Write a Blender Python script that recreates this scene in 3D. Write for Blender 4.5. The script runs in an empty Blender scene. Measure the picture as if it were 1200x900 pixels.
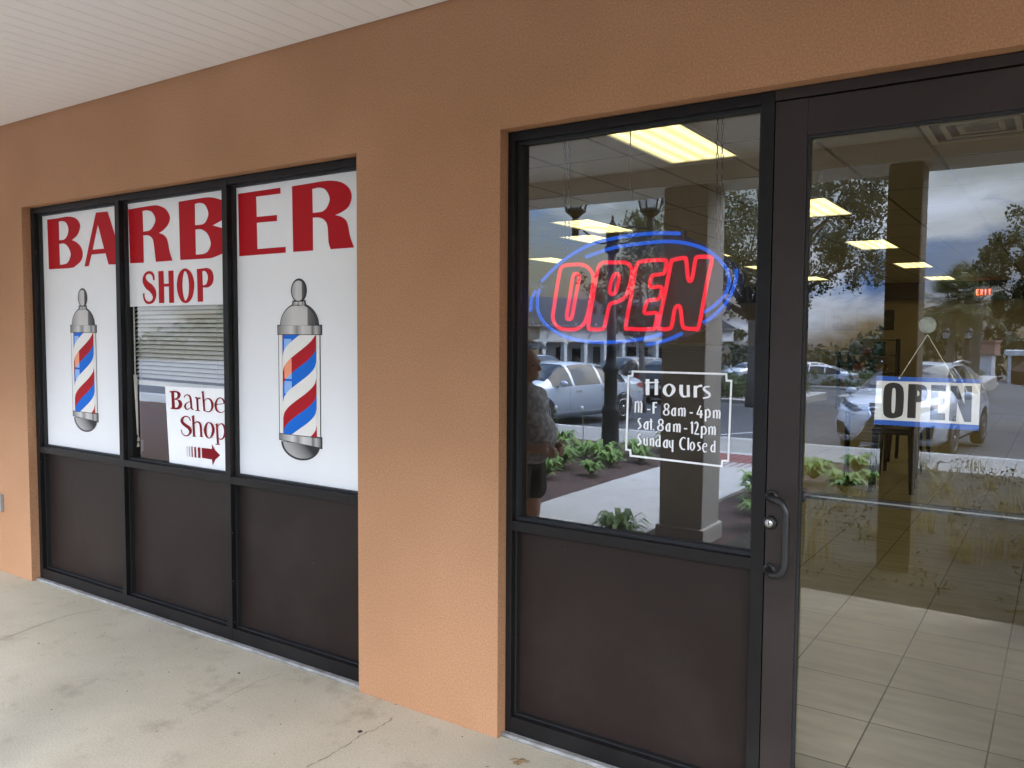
import bpy, bmesh, math, random
import numpy as np
from mathutils import Vector, Matrix
from mathutils.geometry import tessellate_polygon
from mathutils.bvhtree import BVHTree

scene = bpy.context.scene
COL = scene.collection
R = math.radians
random.seed(7)

# ---------------------------------------------------------------- camera
CAM = np.array([0.0, -2.70138, 1.65])
F = 966.91
RT = np.array([0.82990685, 0.55786718, 0.00623163])
UP = np.array([-0.03822767, 0.0457185, 0.99822265])
FW = np.array([-0.55659076, 0.82867003, -0.05926806])
cam = bpy.data.cameras.new('camera'); cam_o = bpy.data.objects.new('camera', cam); COL.objects.link(cam_o)
M = Matrix(((RT[0], UP[0], -FW[0], CAM[0]), (RT[1], UP[1], -FW[1], CAM[1]), (RT[2], UP[2], -FW[2], CAM[2]), (0, 0, 0, 1)))
cam_o.matrix_world = M
cam.sensor_width = 36.0; cam.lens = 36.0 * F / 1200.0
cam.clip_start = 0.05; cam.clip_end = 2000
scene.camera = cam_o

# ---------------------------------------------------------------- world
world = bpy.data.worlds.new('World'); scene.world = world; world.use_nodes = True
SUN_EL, SUN_AZ = R(42), R(150)         # azimuth measured from +y (behind the shop) towards +x
def build_world():
    nt = world.node_tree; nt.nodes.clear(); L = nt.links.new
    out = nt.nodes.new('ShaderNodeOutputWorld'); bg = nt.nodes.new('ShaderNodeBackground')
    sky = nt.nodes.new('ShaderNodeTexSky'); sky.sky_type = 'NISHITA'; sky.sun_disc = False
    sky.sun_elevation = SUN_EL; sky.sun_rotation = SUN_AZ; sky.air_density = 1.2; sky.dust_density = 2.0
    tc = nt.nodes.new('ShaderNodeTexCoord')
    mp = nt.nodes.new('ShaderNodeMapping'); mp.inputs['Scale'].default_value = (1.0, 1.0, 2.4); mp.inputs['Location'].default_value = (3.1, 0.4, 0.7)
    L(tc.outputs['Generated'], mp.inputs['Vector'])
    n1 = nt.nodes.new('ShaderNodeTexNoise'); n1.inputs['Scale'].default_value = 3.2; n1.inputs['Detail'].default_value = 9; n1.inputs['Roughness'].default_value = 0.55
    n1.inputs['Distortion'].default_value = 0.35
    L(mp.outputs[0], n1.inputs['Vector'])
    r1 = nt.nodes.new('ShaderNodeValToRGB'); r1.color_ramp.elements[0].position = 0.44; r1.color_ramp.elements[1].position = 0.66
    L(n1.outputs['Fac'], r1.inputs['Fac'])
    mp2 = nt.nodes.new('ShaderNodeMapping'); mp2.inputs['Scale'].default_value = (1.0, 1.0, 3.0); mp2.inputs['Location'].default_value = (0.3, 5.1, 1.2)
    L(tc.outputs['Generated'], mp2.inputs['Vector'])
    n2 = nt.nodes.new('ShaderNodeTexNoise'); n2.inputs['Scale'].default_value = 4.6; n2.inputs['Detail'].default_value = 10; n2.inputs['Roughness'].default_value = 0.58; n2.inputs['Distortion'].default_value = 0.3
    L(mp2.outputs[0], n2.inputs['Vector'])
    r2 = nt.nodes.new('ShaderNodeValToRGB')
    r2.color_ramp.elements[0].position = 0.45; r2.color_ramp.elements[0].color = (2.4, 4.7, 10.2, 1)
    r2.color_ramp.elements[1].position = 0.57; r2.color_ramp.elements[1].color = (14.0, 15.8, 19.0, 1)
    L(n2.outputs['Fac'], r2.inputs['Fac'])
    mix = nt.nodes.new('ShaderNodeMix'); mix.data_type = 'RGBA'
    L(r1.outputs['Color'], mix.inputs['Factor']); L(sky.outputs[0], mix.inputs['A']); L(r2.outputs['Color'], mix.inputs['B'])
    # an overcast sky is about three times as bright overhead as at the horizon
    sx = nt.nodes.new('ShaderNodeSeparateXYZ'); L(tc.outputs['Generated'], sx.inputs[0])
    cl = nt.nodes.new('ShaderNodeClamp'); L(sx.outputs[2], cl.inputs[0])
    pw = nt.nodes.new('ShaderNodeMath'); pw.operation = 'POWER'; pw.inputs[1].default_value = 2.0; L(cl.outputs[0], pw.inputs[0])
    gr = nt.nodes.new('ShaderNodeMath'); gr.operation = 'MULTIPLY_ADD'; gr.inputs[1].default_value = 4.0; gr.inputs[2].default_value = 0.42; L(pw.outputs[0], gr.inputs[0])
    sc = nt.nodes.new('ShaderNodeVectorMath'); sc.operation = 'SCALE'; L(mix.outputs['Result'], sc.inputs[0]); L(gr.outputs[0], sc.inputs['Scale'])
    L(sc.outputs[0], bg.inputs['Color']); bg.inputs['Strength'].default_value = 0.06
    L(bg.outputs[0], out.inputs['Surface'])
build_world()
sun = bpy.data.lights.new('sun', 'SUN'); sun.energy = 1.1; sun.angle = R(60); sun.color = (0.80, 0.90, 1.0)
sun_o = bpy.data.objects.new('sun', sun); COL.objects.link(sun_o)
sd = Vector((math.sin(SUN_AZ) * math.cos(SUN_EL), math.cos(SUN_AZ) * math.cos(SUN_EL), math.sin(SUN_EL)))
sun_o.rotation_euler = sd.to_track_quat('Z', 'Y').to_euler(); sun_o.location = (0, 0, 30)
vs = scene.view_settings
vs.view_transform = 'Standard'; vs.look = 'None'; vs.exposure = 3.2; vs.gamma = 1.0; vs.use_curve_mapping = False
scene.render.engine = 'CYCLES'
scene.cycles.max_bounces = 10; scene.cycles.transparent_max_bounces = 16; scene.cycles.glossy_bounces = 5; scene.cycles.diffuse_bounces = 5
scene.cycles.use_denoising = True
scene.cycles.caustics_reflective = False

# ---------------------------------------------------------------- helpers
def at(px, py, y):
    """where the line of sight of a photo pixel meets the vertical plane y (all flat signs are measured this way)"""
    d = FW * F + RT * (px - 600) - UP * (py - 450)
    t = (y - CAM[1]) / d[1]
    return CAM + d * t

def tag(o, label=None, cat=None, group=None, kind=None):
    if label: o['label'] = label
    if cat: o['category'] = cat
    if group: o['group'] = group
    if kind: o['kind'] = kind
    return o

def empty(name, loc=(0, 0, 0), rz=0.0, label=None, cat=None, group=None):
    o = bpy.data.objects.new(name, None); COL.objects.link(o)
    o.location = loc; o.rotation_euler = (0, 0, rz); o.empty_display_size = 0.1
    return tag(o, label, cat, group)

def copy_tree(o, parent=None):
    c = o.copy(); COL.objects.link(c); c.parent = parent
    for ch in list(o.children):
        copy_tree(ch, c)
    return c

class MB:
    def __init__(self): self.v = []; self.f = []; self.m = []; self.s = []
    def add(self, vs, fs, mi=0, smooth=False):
        b = len(self.v); self.v += [tuple(map(float, p)) for p in vs]
        for q in fs: self.f.append([b + i for i in q]); self.m.append(mi); self.s.append(smooth)
        return self
    def box(self, x0, x1, y0, y1, z0, z1, mi=0):
        vs = [(x0, y0, z0), (x1, y0, z0), (x1, y1, z0), (x0, y1, z0), (x0, y0, z1), (x1, y0, z1), (x1, y1, z1), (x0, y1, z1)]
        return self.add(vs, [(3, 2, 1, 0), (4, 5, 6, 7), (0, 1, 5, 4), (1, 2, 6, 5), (2, 3, 7, 6), (3, 0, 4, 7)], mi)
    def quad(self, a, b, c, d, mi=0): return self.add([a, b, c, d], [(0, 1, 2, 3)], mi)
    def obox(self, c, ax, ay, az, mi=0):
        c = Vector(c); ax = Vector(ax); ay = Vector(ay); az = Vector(az)
        vs = [c + sx * ax + sy * ay + sz * az for sz in (-1, 1) for sx, sy in ((-1, -1), (1, -1), (1, 1), (-1, 1))]
        return self.add(vs, [(3, 2, 1, 0), (4, 5, 6, 7), (0, 1, 5, 4), (1, 2, 6, 5), (2, 3, 7, 6), (3, 0, 4, 7)], mi)
    def tube(self, pts, r, n=8, closed=False, mi=0, caps=True):
        P = [Vector(p) for p in pts]; N = len(P); rs = r if isinstance(r, (list, tuple)) else [r] * N
        rings = []; prev = None
        for i in range(N):
            if closed: t = P[(i + 1) % N] - P[i - 1]
            else: t = P[min(i + 1, N - 1)] - P[max(i - 1, 0)]
            t = t.normalized() if t.length > 1e-9 else Vector((0, 0, 1))
            if prev is None:
                a = Vector((0, 1, 0)) if abs(t.y) < 0.9 else Vector((1, 0, 0))
                u = t.cross(a).normalized()
            else:
                u = (prev - t * prev.dot(t)); u = u.normalized() if u.length > 1e-6 else t.orthogonal().normalized()
            prev = u; w = t.cross(u)
            rings.append([P[i] + (u * math.cos(2 * math.pi * k / n) + w * math.sin(2 * math.pi * k / n)) * rs[i] for k in range(n)])
        vs = [p for rg in rings for p in rg]; fs = []
        for i in range(N if closed else N - 1):
            j = (i + 1) % N
            for k in range(n): fs.append((i * n + k, i * n + (k + 1) % n, j * n + (k + 1) % n, j * n + k))
        if not closed and caps:
            fs.append(tuple(range(n - 1, -1, -1))); fs.append(tuple((N - 1) * n + k for k in range(n)))
        return self.add(vs, fs, mi, True)
    def lathe(self, prof, c=(0, 0, 0), n=16, mi=0, axis='z'):
        vs = []; fs = []
        for r, h in prof:
            for k in range(n):
                a = 2 * math.pi * k / n
                p = (r * math.cos(a), r * math.sin(a), h)
                if axis == 'y': p = (p[0], p[2], p[1])
                if axis == 'x': p = (p[2], p[0], p[1])
                vs.append((c[0] + p[0], c[1] + p[1], c[2] + p[2]))
        for i in range(len(prof) - 1):
            for k in range(n): fs.append((i * n + k, i * n + (k + 1) % n, (i + 1) * n + (k + 1) % n, (i + 1) * n + k))
        fs.append(tuple(range(n - 1, -1, -1))); fs.append(tuple((len(prof) - 1) * n + k for k in range(n)))
        return self.add(vs, fs, mi, True)
    def ball(self, c, r, n=12, mi=0):
        rx, ry, rz = r if isinstance(r, (tuple, list)) else (r, r, r)
        vs = []; fs = []
        for i in range(n + 1):
            th = math.pi * i / n
            for k in range(n): ph = 2 * math.pi * k / n; vs.append((c[0] + rx * math.sin(th) * math.cos(ph), c[1] + ry * math.sin(th) * math.sin(ph), c[2] + rz * math.cos(th)))
        for i in range(n):
            for k in range(n): fs.append((i * n + k, (i + 1) * n + k, (i + 1) * n + (k + 1) % n, i * n + (k + 1) % n))
        return self.add(vs, fs, mi, True)
    def build(self, name, mats, parent=None, bevel=0.0):
        me = bpy.data.meshes.new(name); me.from_pydata(self.v, [], self.f)
        if not isinstance(mats, (list, tuple)): mats = [mats]
        for m in mats: me.materials.append(m)
        me.polygons.foreach_set('material_index', self.m); me.polygons.foreach_set('use_smooth', self.s)
        me.validate(); me.update()
        o = bpy.data.objects.new(name, me); COL.objects.link(o)
        if parent: o.parent = parent
        if bevel:
            b = o.modifiers.new('bevel', 'BEVEL'); b.width = bevel; b.segments = 2; b.limit_method = 'ANGLE'
        return o

def smooth_path(pts):
    """pts: (x, y) corner or (x, y, 1) smooth -> dense closed outline"""
    n = len(pts); out = []
    for i in range(n):
        p0, p1, p2, p3 = (np.array(pts[j % n][:2], float) for j in (i - 1, i, i + 1, i + 2))
        s1 = len(pts[i]) > 2; s2 = len(pts[(i + 1) % n]) > 2
        if not s1 and not s2: out.append(tuple(p1)); continue
        m1 = (p2 - p0) / 2 if s1 else (p2 - p1); m2 = (p3 - p1) / 2 if s2 else (p2 - p1)
        for k in range(6):
            t = k / 6; h = (2 * t**3 - 3 * t**2 + 1, t**3 - 2 * t**2 + t, -2 * t**3 + 3 * t**2, t**3 - t**2)
            out.append(tuple(h[0] * p1 + h[1] * m1 + h[2] * p2 + h[3] * m2))
    return out

def open_spline(pts, k=6, closed=False):
    n = len(pts); P = [np.array(p, float) for p in pts]; out = []
    for i in range(n if closed else n - 1):
        if closed: p0, p1, p2, p3 = P[i - 1], P[i], P[(i + 1) % n], P[(i + 2) % n]
        else: p0, p1, p2, p3 = P[max(i - 1, 0)], P[i], P[i + 1], P[min(i + 2, n - 1)]
        for j in range(k):
            t = j / k
            out.append(0.5 * ((2 * p1) + (-p0 + p2) * t + (2 * p0 - 5 * p1 + 4 * p2 - p3) * t**2 + (-p0 + 3 * p1 - 3 * p2 + p3) * t**3))
    if not closed: out.append(P[-1])
    return out

def flat_shape(mb, outer, holes, y, conv, mi=0):
    loops = [smooth_path(outer)] + [smooth_path(h) for h in holes]
    pts3 = [[at(*conv(p), y) for p in l] for l in loops]
    pts2 = [[Vector((q[0], q[2], 0)) for q in l] for l in pts3]
    tris = tessellate_polygon(pts2); flat = [q for l in pts3 for q in l]
    fs = []
    for a, b, c in tris:
        A, B, C = flat[a], flat[b], flat[c]
        cr = (B[0] - A[0]) * (C[2] - A[2]) - (B[2] - A[2]) * (C[0] - A[0])
        fs.append((a, b, c) if cr > 0 else (a, c, b))
    mb.add(flat, fs, mi)

def stroke(mb, pts, y, conv, mi=0, straight=False):
    """pts (x, y, width) in crop units: a ribbon of varying width"""
    closed = len(pts) > 3 and pts[0][:2] == pts[-1][:2]
    P = [np.array(p, float) for p in pts]
    if len(P) > 2 and not straight: P = open_spline(P[:-1] if closed else P, 5, closed); 
    if closed and not straight: P = P + [P[0]]
    L = []; n = len(P)
    for i in range(n):
        if closed: d = P[(i + 1) % (n - 1)][:2] - P[(i - 1) % (n - 1)][:2]
        else: d = P[min(i + 1, n - 1)][:2] - P[max(i - 1, 0)][:2]
        l = np.hypot(*d) or 1; nr = np.array([-d[1], d[0]]) / l * P[i][2] / 2
        L.append((P[i][:2] + nr, P[i][:2] - nr))
    vs = []; fs = []
    for a, b in L: vs += [at(*conv(a), y), at(*conv(b), y)]
    for i in range(n - 1):
        q = (2 * i, 2 * i + 1, 2 * i + 3, 2 * i + 2)
        A, B, C = vs[q[0]], vs[q[1]], vs[q[2]]
        cr = (B[0] - A[0]) * (C[2] - A[2]) - (B[2] - A[2]) * (C[0] - A[0])
        fs.append(q if cr > 0 else q[::-1])
    mb.add(vs, fs, mi)

# ---------------------------------------------------------------- materials
def new_mat(name):
    m = bpy.data.materials.new(name); m.use_nodes = True
    nt = m.node_tree; b = nt.nodes['Principled BSDF']
    return m, nt, b
def mat(name, c1, rough=0.6, metal=0.0, c2=None, scale=4.0, detail=5, lo=0.35, hi=0.65, bump=0.0, bscale=60.0, spec=0.5, aniso=(1, 1, 1), bdist=0.01, coat=0.0):
    m, nt, b = new_mat(name); L = nt.links.new
    b.inputs['Base Color'].default_value = (*c1, 1); b.inputs['Roughness'].default_value = rough; b.inputs['Metallic'].default_value = metal
    b.inputs['Specular IOR Level'].default_value = spec
    if coat: b.inputs['Coat Weight'].default_value = coat; b.inputs['Coat Roughness'].default_value = 0.05
    tc = nt.nodes.new('ShaderNodeTexCoord')
    mp = nt.nodes.new('ShaderNodeMapping'); mp.inputs['Scale'].default_value = aniso; L(tc.outputs['Object'], mp.inputs['Vector'])
    if c2:
        n = nt.nodes.new('ShaderNodeTexNoise'); n.inputs['Scale'].default_value = scale; n.inputs['Detail'].default_value = detail; n.inputs['Roughness'].default_value = 0.6
        L(mp.outputs[0], n.inputs['Vector'])
        r = nt.nodes.new('ShaderNodeValToRGB'); r.color_ramp.elements[0].position = lo; r.color_ramp.elements[1].position = hi
        r.color_ramp.elements[0].color = (*c1, 1); r.color_ramp.elements[1].color = (*c2, 1)
        L(n.outputs['Fac'], r.inputs['Fac']); L(r.outputs['Color'], b.inputs['Base Color'])
    if bump:
        n = nt.nodes.new('ShaderNodeTexNoise'); n.inputs['Scale'].default_value = bscale; n.inputs['Detail'].default_value = 4
        L(mp.outputs[0], n.inputs['Vector'])
        bp = nt.nodes.new('ShaderNodeBump'); bp.inputs['Strength'].default_value = bump; bp.inputs['Distance'].default_value = bdist
        L(n.outputs['Fac'], bp.inputs['Height']); L(bp.outputs[0], b.inputs['Normal'])
    return m
def add_specks(m, scale, thr, col, amount, aniso=(1, 1, 1)):
    nt = m.node_tree; L = nt.links.new; b = nt.nodes['Principled BSDF']
    src = b.inputs['Base Color'].links[0].from_socket
    tc = nt.nodes.new('ShaderNodeTexCoord'); mp = nt.nodes.new('ShaderNodeMapping'); mp.inputs['Scale'].default_value = aniso; L(tc.outputs['Object'], mp.inputs['Vector'])
    v = nt.nodes.new('ShaderNodeTexVoronoi'); v.inputs['Scale'].default_value = scale; L(mp.outputs[0], v.inputs['Vector'])
    sp = nt.nodes.new('ShaderNodeSeparateColor'); L(v.outputs['Color'], sp.inputs[0])
    t2 = nt.nodes.new('ShaderNodeMath'); t2.operation = 'MULTIPLY'; t2.inputs[1].default_value = thr; L(sp.outputs[0], t2.inputs[0])
    lt = nt.nodes.new('ShaderNodeMath'); lt.operation = 'LESS_THAN'; L(v.outputs['Distance'], lt.inputs[0]); L(t2.outputs[0], lt.inputs[1])
    gt = nt.nodes.new('ShaderNodeMath'); gt.operation = 'GREATER_THAN'; gt.inputs[1].default_value = 0.72; L(sp.outputs[1], gt.inputs[0])
    ml = nt.nodes.new('ShaderNodeMath'); ml.operation = 'MULTIPLY'; L(lt.outputs[0], ml.inputs[0]); L(gt.outputs[0], ml.inputs[1])
    am = nt.nodes.new('ShaderNodeMath'); am.operation = 'MULTIPLY'; am.inputs[1].default_value = amount; L(ml.outputs[0], am.inputs[0])
    # broad dusty film
    n = nt.nodes.new('ShaderNodeTexNoise'); n.inputs['Scale'].default_value = 2.3; n.inputs['Detail'].default_value = 9; n.inputs['Roughness'].default_value = 0.68; L(tc.outputs['Object'], n.inputs['Vector'])
    r = nt.nodes.new('ShaderNodeValToRGB'); r.color_ramp.elements[0].position = 0.5; r.color_ramp.elements[1].position = 0.85; L(n.outputs['Fac'], r.inputs['Fac'])
    rm = nt.nodes.new('ShaderNodeMath'); rm.operation = 'MULTIPLY_ADD'; rm.inputs[1].default_value = 0.05; L(r.outputs['Color'], rm.inputs[0]); L(am.outputs[0], rm.inputs[2])
    mx = nt.nodes.new('ShaderNodeMix'); mx.data_type = 'RGBA'; L(rm.outputs[0], mx.inputs['Factor']); L(src, mx.inputs['A']); mx.inputs['B'].default_value = (*col, 1); L(mx.outputs['Result'], b.inputs['Base Color'])
    return m
def emit(name, col, s):
    m = bpy.data.materials.new(name); m.use_nodes = True; nt = m.node_tree; nt.nodes.clear()
    o = nt.nodes.new('ShaderNodeOutputMaterial'); e = nt.nodes.new('ShaderNodeEmission'); e.inputs['Color'].default_value = (*col, 1); e.inputs['Strength'].default_value = s
    nt.links.new(e.outputs[0], o.inputs['Surface']); return m
def lamp_mat():
    m = emit('troffer_light', (1.0, 0.86, 0.38), 0.24); nt = m.node_tree; L = nt.links.new; e = [n for n in nt.nodes if n.type == 'EMISSION'][0]
    tc = nt.nodes.new('ShaderNodeTexCoord'); sx = nt.nodes.new('ShaderNodeSeparateXYZ'); L(tc.outputs['Generated'], sx.inputs[0])
    a = nt.nodes.new('ShaderNodeMath'); a.operation = 'MULTIPLY'; a.inputs[1].default_value = 2 * math.pi * 4; L(sx.outputs[0], a.inputs[0])
    c = nt.nodes.new('ShaderNodeMath'); c.operation = 'COSINE'; L(a.outputs[0], c.inputs[0])
    d = nt.nodes.new('ShaderNodeMath'); d.operation = 'MULTIPLY_ADD'; d.inputs[1].default_value = -0.08; d.inputs[2].default_value = 0.22; L(c.outputs[0], d.inputs[0]); L(d.outputs[0], e.inputs['Strength'])
    return m
def glass_mat(name, tint, refl):
    m = bpy.data.materials.new(name); m.use_nodes = True; nt = m.node_tree; nt.nodes.clear(); L = nt.links.new
    o = nt.nodes.new('ShaderNodeOutputMaterial'); t = nt.nodes.new('ShaderNodeBsdfTransparent'); t.inputs['Color'].default_value = (*tint, 1)
    g = nt.nodes.new('ShaderNodeBsdfGlossy'); g.inputs['Roughness'].default_value = 0.0; g.inputs['Color'].default_value = (0.97, 0.98, 1, 1)
    if refl > 0:
        lw = nt.nodes.new('ShaderNodeLayerWeight'); lw.inputs['Blend'].default_value = 0.5
        pw = nt.nodes.new('ShaderNodeMath'); pw.operation = 'POWER'; pw.inputs[1].default_value = 4.0; L(lw.outputs['Facing'], pw.inputs[0])
        ma = nt.nodes.new('ShaderNodeMath'); ma.operation = 'MULTIPLY_ADD'; ma.inputs[1].default_value = 1 - refl; ma.inputs[2].default_value = refl; L(pw.outputs[0], ma.inputs[0])
        tcn = nt.nodes.new('ShaderNodeTexCoord'); nz = nt.nodes.new('ShaderNodeTexNoise'); nz.inputs['Scale'].default_value = 1.6; nz.inputs['Detail'].default_value = 1
        L(tcn.outputs['Object'], nz.inputs['Vector'])
        bp = nt.nodes.new('ShaderNodeBump'); bp.inputs['Strength'].default_value = 0.10; bp.inputs['Distance'].default_value = 0.004; L(nz.outputs['Fac'], bp.inputs['Height']); L(bp.outputs[0], g.inputs['Normal'])
        mx = nt.nodes.new('ShaderNodeMixShader'); L(ma.outputs[0], mx.inputs[0]); L(t.outputs[0], mx.inputs[1]); L(g.outputs[0], mx.inputs[2]); L(mx.outputs[0], o.inputs['Surface'])
    else: L(t.outputs[0], o.inputs['Surface'])
    return m

def stucco_mat():
    m, nt, b = new_mat('stucco'); L = nt.links.new
    tc = nt.nodes.new('ShaderNodeTexCoord')
    n = nt.nodes.new('ShaderNodeTexNoise'); n.inputs['Scale'].default_value = 1.3; n.inputs['Detail'].default_value = 6; L(tc.outputs['Object'], n.inputs['Vector'])
    r = nt.nodes.new('ShaderNodeValToRGB'); r.color_ramp.elements[0].position = 0.36; r.color_ramp.elements[1].position = 0.66
    r.color_ramp.elements[0].color = (0.385, 0.201, 0.104, 1); r.color_ramp.elements[1].color = (0.44, 0.234, 0.127, 1)
    L(n.outputs['Fac'], r.inputs['Fac'])
    # pinholes and small stains in the render coat
    v = nt.nodes.new('ShaderNodeTexVoronoi'); v.inputs['Scale'].default_value = 26; L(tc.outputs['Object'], v.inputs['Vector'])
    n3 = nt.nodes.new('ShaderNodeTexNoise'); n3.inputs['Scale'].default_value = 2.2; L(tc.outputs['Object'], n3.inputs['Vector'])
    ml = nt.nodes.new('ShaderNodeMath'); ml.operation = 'MULTIPLY_ADD'; ml.inputs[1].default_value = 0.11; ml.inputs[2].default_value = -0.028; L(n3.outputs['Fac'], ml.inputs[0])
    lt = nt.nodes.new('ShaderNodeMath'); lt.operation = 'LESS_THAN'; L(v.outputs['Distance'], lt.inputs[0]); L(ml.outputs[0], lt.inputs[1])
    sc = nt.nodes.new('ShaderNodeMath'); sc.operation = 'MULTIPLY'; sc.inputs[1].default_value = 0.35; L(lt.outputs[0], sc.inputs[0])
    mx = nt.nodes.new('ShaderNodeMix'); mx.data_type = 'RGBA'; L(sc.outputs[0], mx.inputs['Factor']); L(r.outputs['Color'], mx.inputs['A']); mx.inputs['B'].default_value = (0.2, 0.1, 0.05, 1)
    gn = nt.nodes.new('ShaderNodeTexNoise'); gn.inputs['Scale'].default_value = 150; gn.inputs['Detail'].default_value = 3; L(tc.outputs['Object'], gn.inputs['Vector'])
    gr = nt.nodes.new('ShaderNodeValToRGB'); gr.color_ramp.elements[0].position = 0.3; gr.color_ramp.elements[0].color = (0.80, 0.79, 0.78, 1); gr.color_ramp.elements[1].position = 0.7; gr.color_ramp.elements[1].color = (1.12, 1.12, 1.12, 1); L(gn.outputs['Fac'], gr.inputs['Fac'])
    mg = nt.nodes.new('ShaderNodeMix'); mg.data_type = 'RGBA'; mg.blend_type = 'MULTIPLY'; mg.inputs['Factor'].default_value = 1.0; L(mx.outputs['Result'], mg.inputs['A']); L(gr.outputs['Color'], mg.inputs['B'])
    L(mg.outputs['Result'], b.inputs['Base Color']); b.inputs['Roughness'].default_value = 0.72; b.inputs['Specular IOR Level'].default_value = 0.3
    n2 = nt.nodes.new('ShaderNodeTexNoise'); n2.inputs['Scale'].default_value = 75; n2.inputs['Detail'].default_value = 5; L(tc.outputs['Object'], n2.inputs['Vector'])
    mus = nt.nodes.new('ShaderNodeTexNoise'); mus.inputs['Scale'].default_value = 14; mus.inputs['Detail'].default_value = 3; L(tc.outputs['Object'], mus.inputs['Vector'])
    ad = nt.nodes.new('ShaderNodeMath'); ad.operation = 'MULTIPLY_ADD'; ad.inputs[1].default_value = 0.7; L(mus.outputs['Fac'], ad.inputs[0]); L(n2.outputs['Fac'], ad.inputs[2])
    sb = nt.nodes.new('ShaderNodeMath'); sb.operation = 'SUBTRACT'; L(ad.outputs[0], sb.inputs[0]); L(lt.outputs[0], sb.inputs[1])
    bp = nt.nodes.new('ShaderNodeBump'); bp.inputs['Strength'].default_value = 0.5; bp.inputs['Distance'].default_value = 0.0028; L(sb.outputs[0], bp.inputs['Height']); L(bp.outputs[0], b.inputs['Normal'])
    return m

def concrete_mat(name, ca, cb, cc):
    m, nt, b = new_mat(name); L = nt.links.new
    tc = nt.nodes.new('ShaderNodeTexCoord')
    n = nt.nodes.new('ShaderNodeTexNoise'); n.inputs['Scale'].default_value = 1.1; n.inputs['Detail'].default_value = 8; n.inputs['Roughness'].default_value = 0.65; L(tc.outputs['Object'], n.inputs['Vector'])
    r = nt.nodes.new('ShaderNodeValToRGB'); r.color_ramp.elements[0].position = 0.32; r.color_ramp.elements[1].position = 0.68
    r.color_ramp.elements[0].color = (*ca, 1); r.color_ramp.elements[1].color = (*cb, 1); L(n.outputs['Fac'], r.inputs['Fac'])
    n2 = nt.nodes.new('ShaderNodeTexNoise'); n2.inputs['Scale'].default_value = 3.3; n2.inputs['Detail'].default_value = 10; n2.inputs['Roughness'].default_value = 0.7
    mp = nt.nodes.new('ShaderNodeMapping'); mp.inputs['Location'].default_value = (4.2, 1.7, 0); L(tc.outputs['Object'], mp.inputs['Vector']); L(mp.outputs[0], n2.inputs['Vector'])
    r2 = nt.nodes.new('ShaderNodeValToRGB'); r2.color_ramp.elements[0].position = 0.54; r2.color_ramp.elements[1].position = 0.72; L(n2.outputs['Fac'], r2.inputs['Fac'])
    mx = nt.nodes.new('ShaderNodeMix'); mx.data_type = 'RGBA'; L(r2.outputs['Color'], mx.inputs['Factor']); L(r.outputs['Color'], mx.inputs['A']); mx.inputs['B'].default_value = (*cc, 1)
    n3 = nt.nodes.new('ShaderNodeTexNoise'); n3.inputs['Scale'].default_value = 120; n3.inputs['Detail'].default_value = 3; L(tc.outputs['Object'], n3.inputs['Vector'])
    mm = nt.nodes.new('ShaderNodeMix'); mm.data_type = 'RGBA'; mm.blend_type = 'MULTIPLY'; mm.inputs['Factor'].default_value = 0.45
    g = nt.nodes.new('ShaderNodeValToRGB'); g.color_ramp.elements[0].position = 0.3; g.color_ramp.elements[0].color = (0.62, 0.6, 0.57, 1); g.color_ramp.elements[1].position = 0.62; L(n3.outputs['Fac'], g.inputs['Fac'])
    L(mx.outputs['Result'], mm.inputs['A']); L(g.outputs['Color'], mm.inputs['B'])
    L(mm.outputs['Result'], b.inputs['Base Color']); b.inputs['Roughness'].default_value = 0.8; b.inputs['Specular IOR Level'].default_value = 0.3
    bp = nt.nodes.new('ShaderNodeBump'); bp.inputs['Strength'].default_value = 0.25; bp.inputs['Distance'].default_value = 0.004; L(n3.outputs['Fac'], bp.inputs['Height']); L(bp.outputs[0], b.inputs['Normal'])
    return m

def tile_mat():
    m, nt, b = new_mat('floor_tile'); L = nt.links.new
    tc = nt.nodes.new('ShaderNodeTexCoord')
    mp = nt.nodes.new('ShaderNodeMapping'); mp.inputs['Location'].default_value = (0.20, -0.135, 0); L(tc.outputs['Object'], mp.inputs['Vector'])
    br = nt.nodes.new('ShaderNodeTexBrick'); br.offset = 0; br.squash = 1; br.inputs['Scale'].default_value = 1.0
    br.inputs['Brick Width'].default_value = 0.4432; br.inputs['Row Height'].default_value = 0.4432; br.inputs['Mortar Size'].default_value = 0.0035; br.inputs['Mortar Smooth'].default_value = 0.1
    br.inputs['Color1'].default_value = (0.60, 0.55, 0.45, 1); br.inputs['Color2'].default_value = (0.68, 0.63, 0.52, 1); br.inputs['Mortar'].default_value = (0.05, 0.045, 0.04, 1)
    L(mp.outputs[0], br.inputs['Vector'])
    n = nt.nodes.new('ShaderNodeTexNoise'); n.inputs['Scale'].default_value = 6; n.inputs['Detail'].default_value = 8
    mp2 = nt.nodes.new('ShaderNodeMapping'); mp2.inputs['Scale'].default_value = (0.5, 2.5, 1); mp2.inputs['Rotation'].default_value = (0, 0, 0.3); L(tc.outputs['Object'], mp2.inputs['Vector']); L(mp2.outputs[0], n.inputs['Vector'])
    g = nt.nodes.new('ShaderNodeValToRGB'); g.color_ramp.elements[0].position = 0.3; g.color_ramp.elements[0].color = (0.72, 0.7, 0.66, 1); g.color_ramp.elements[1].position = 0.7; L(n.outputs['Fac'], g.inputs['Fac'])
    mm = nt.nodes.new('ShaderNodeMix'); mm.data_type = 'RGBA'; mm.blend_type = 'MULTIPLY'; mm.inputs['Factor'].default_value = 1.0; L(br.outputs['Color'], mm.inputs['A']); L(g.outputs['Color'], mm.inputs['B'])
    L(mm.outputs['Result'], b.inputs['Base Color']); b.inputs['Roughness'].default_value = 0.35
    return m

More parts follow.
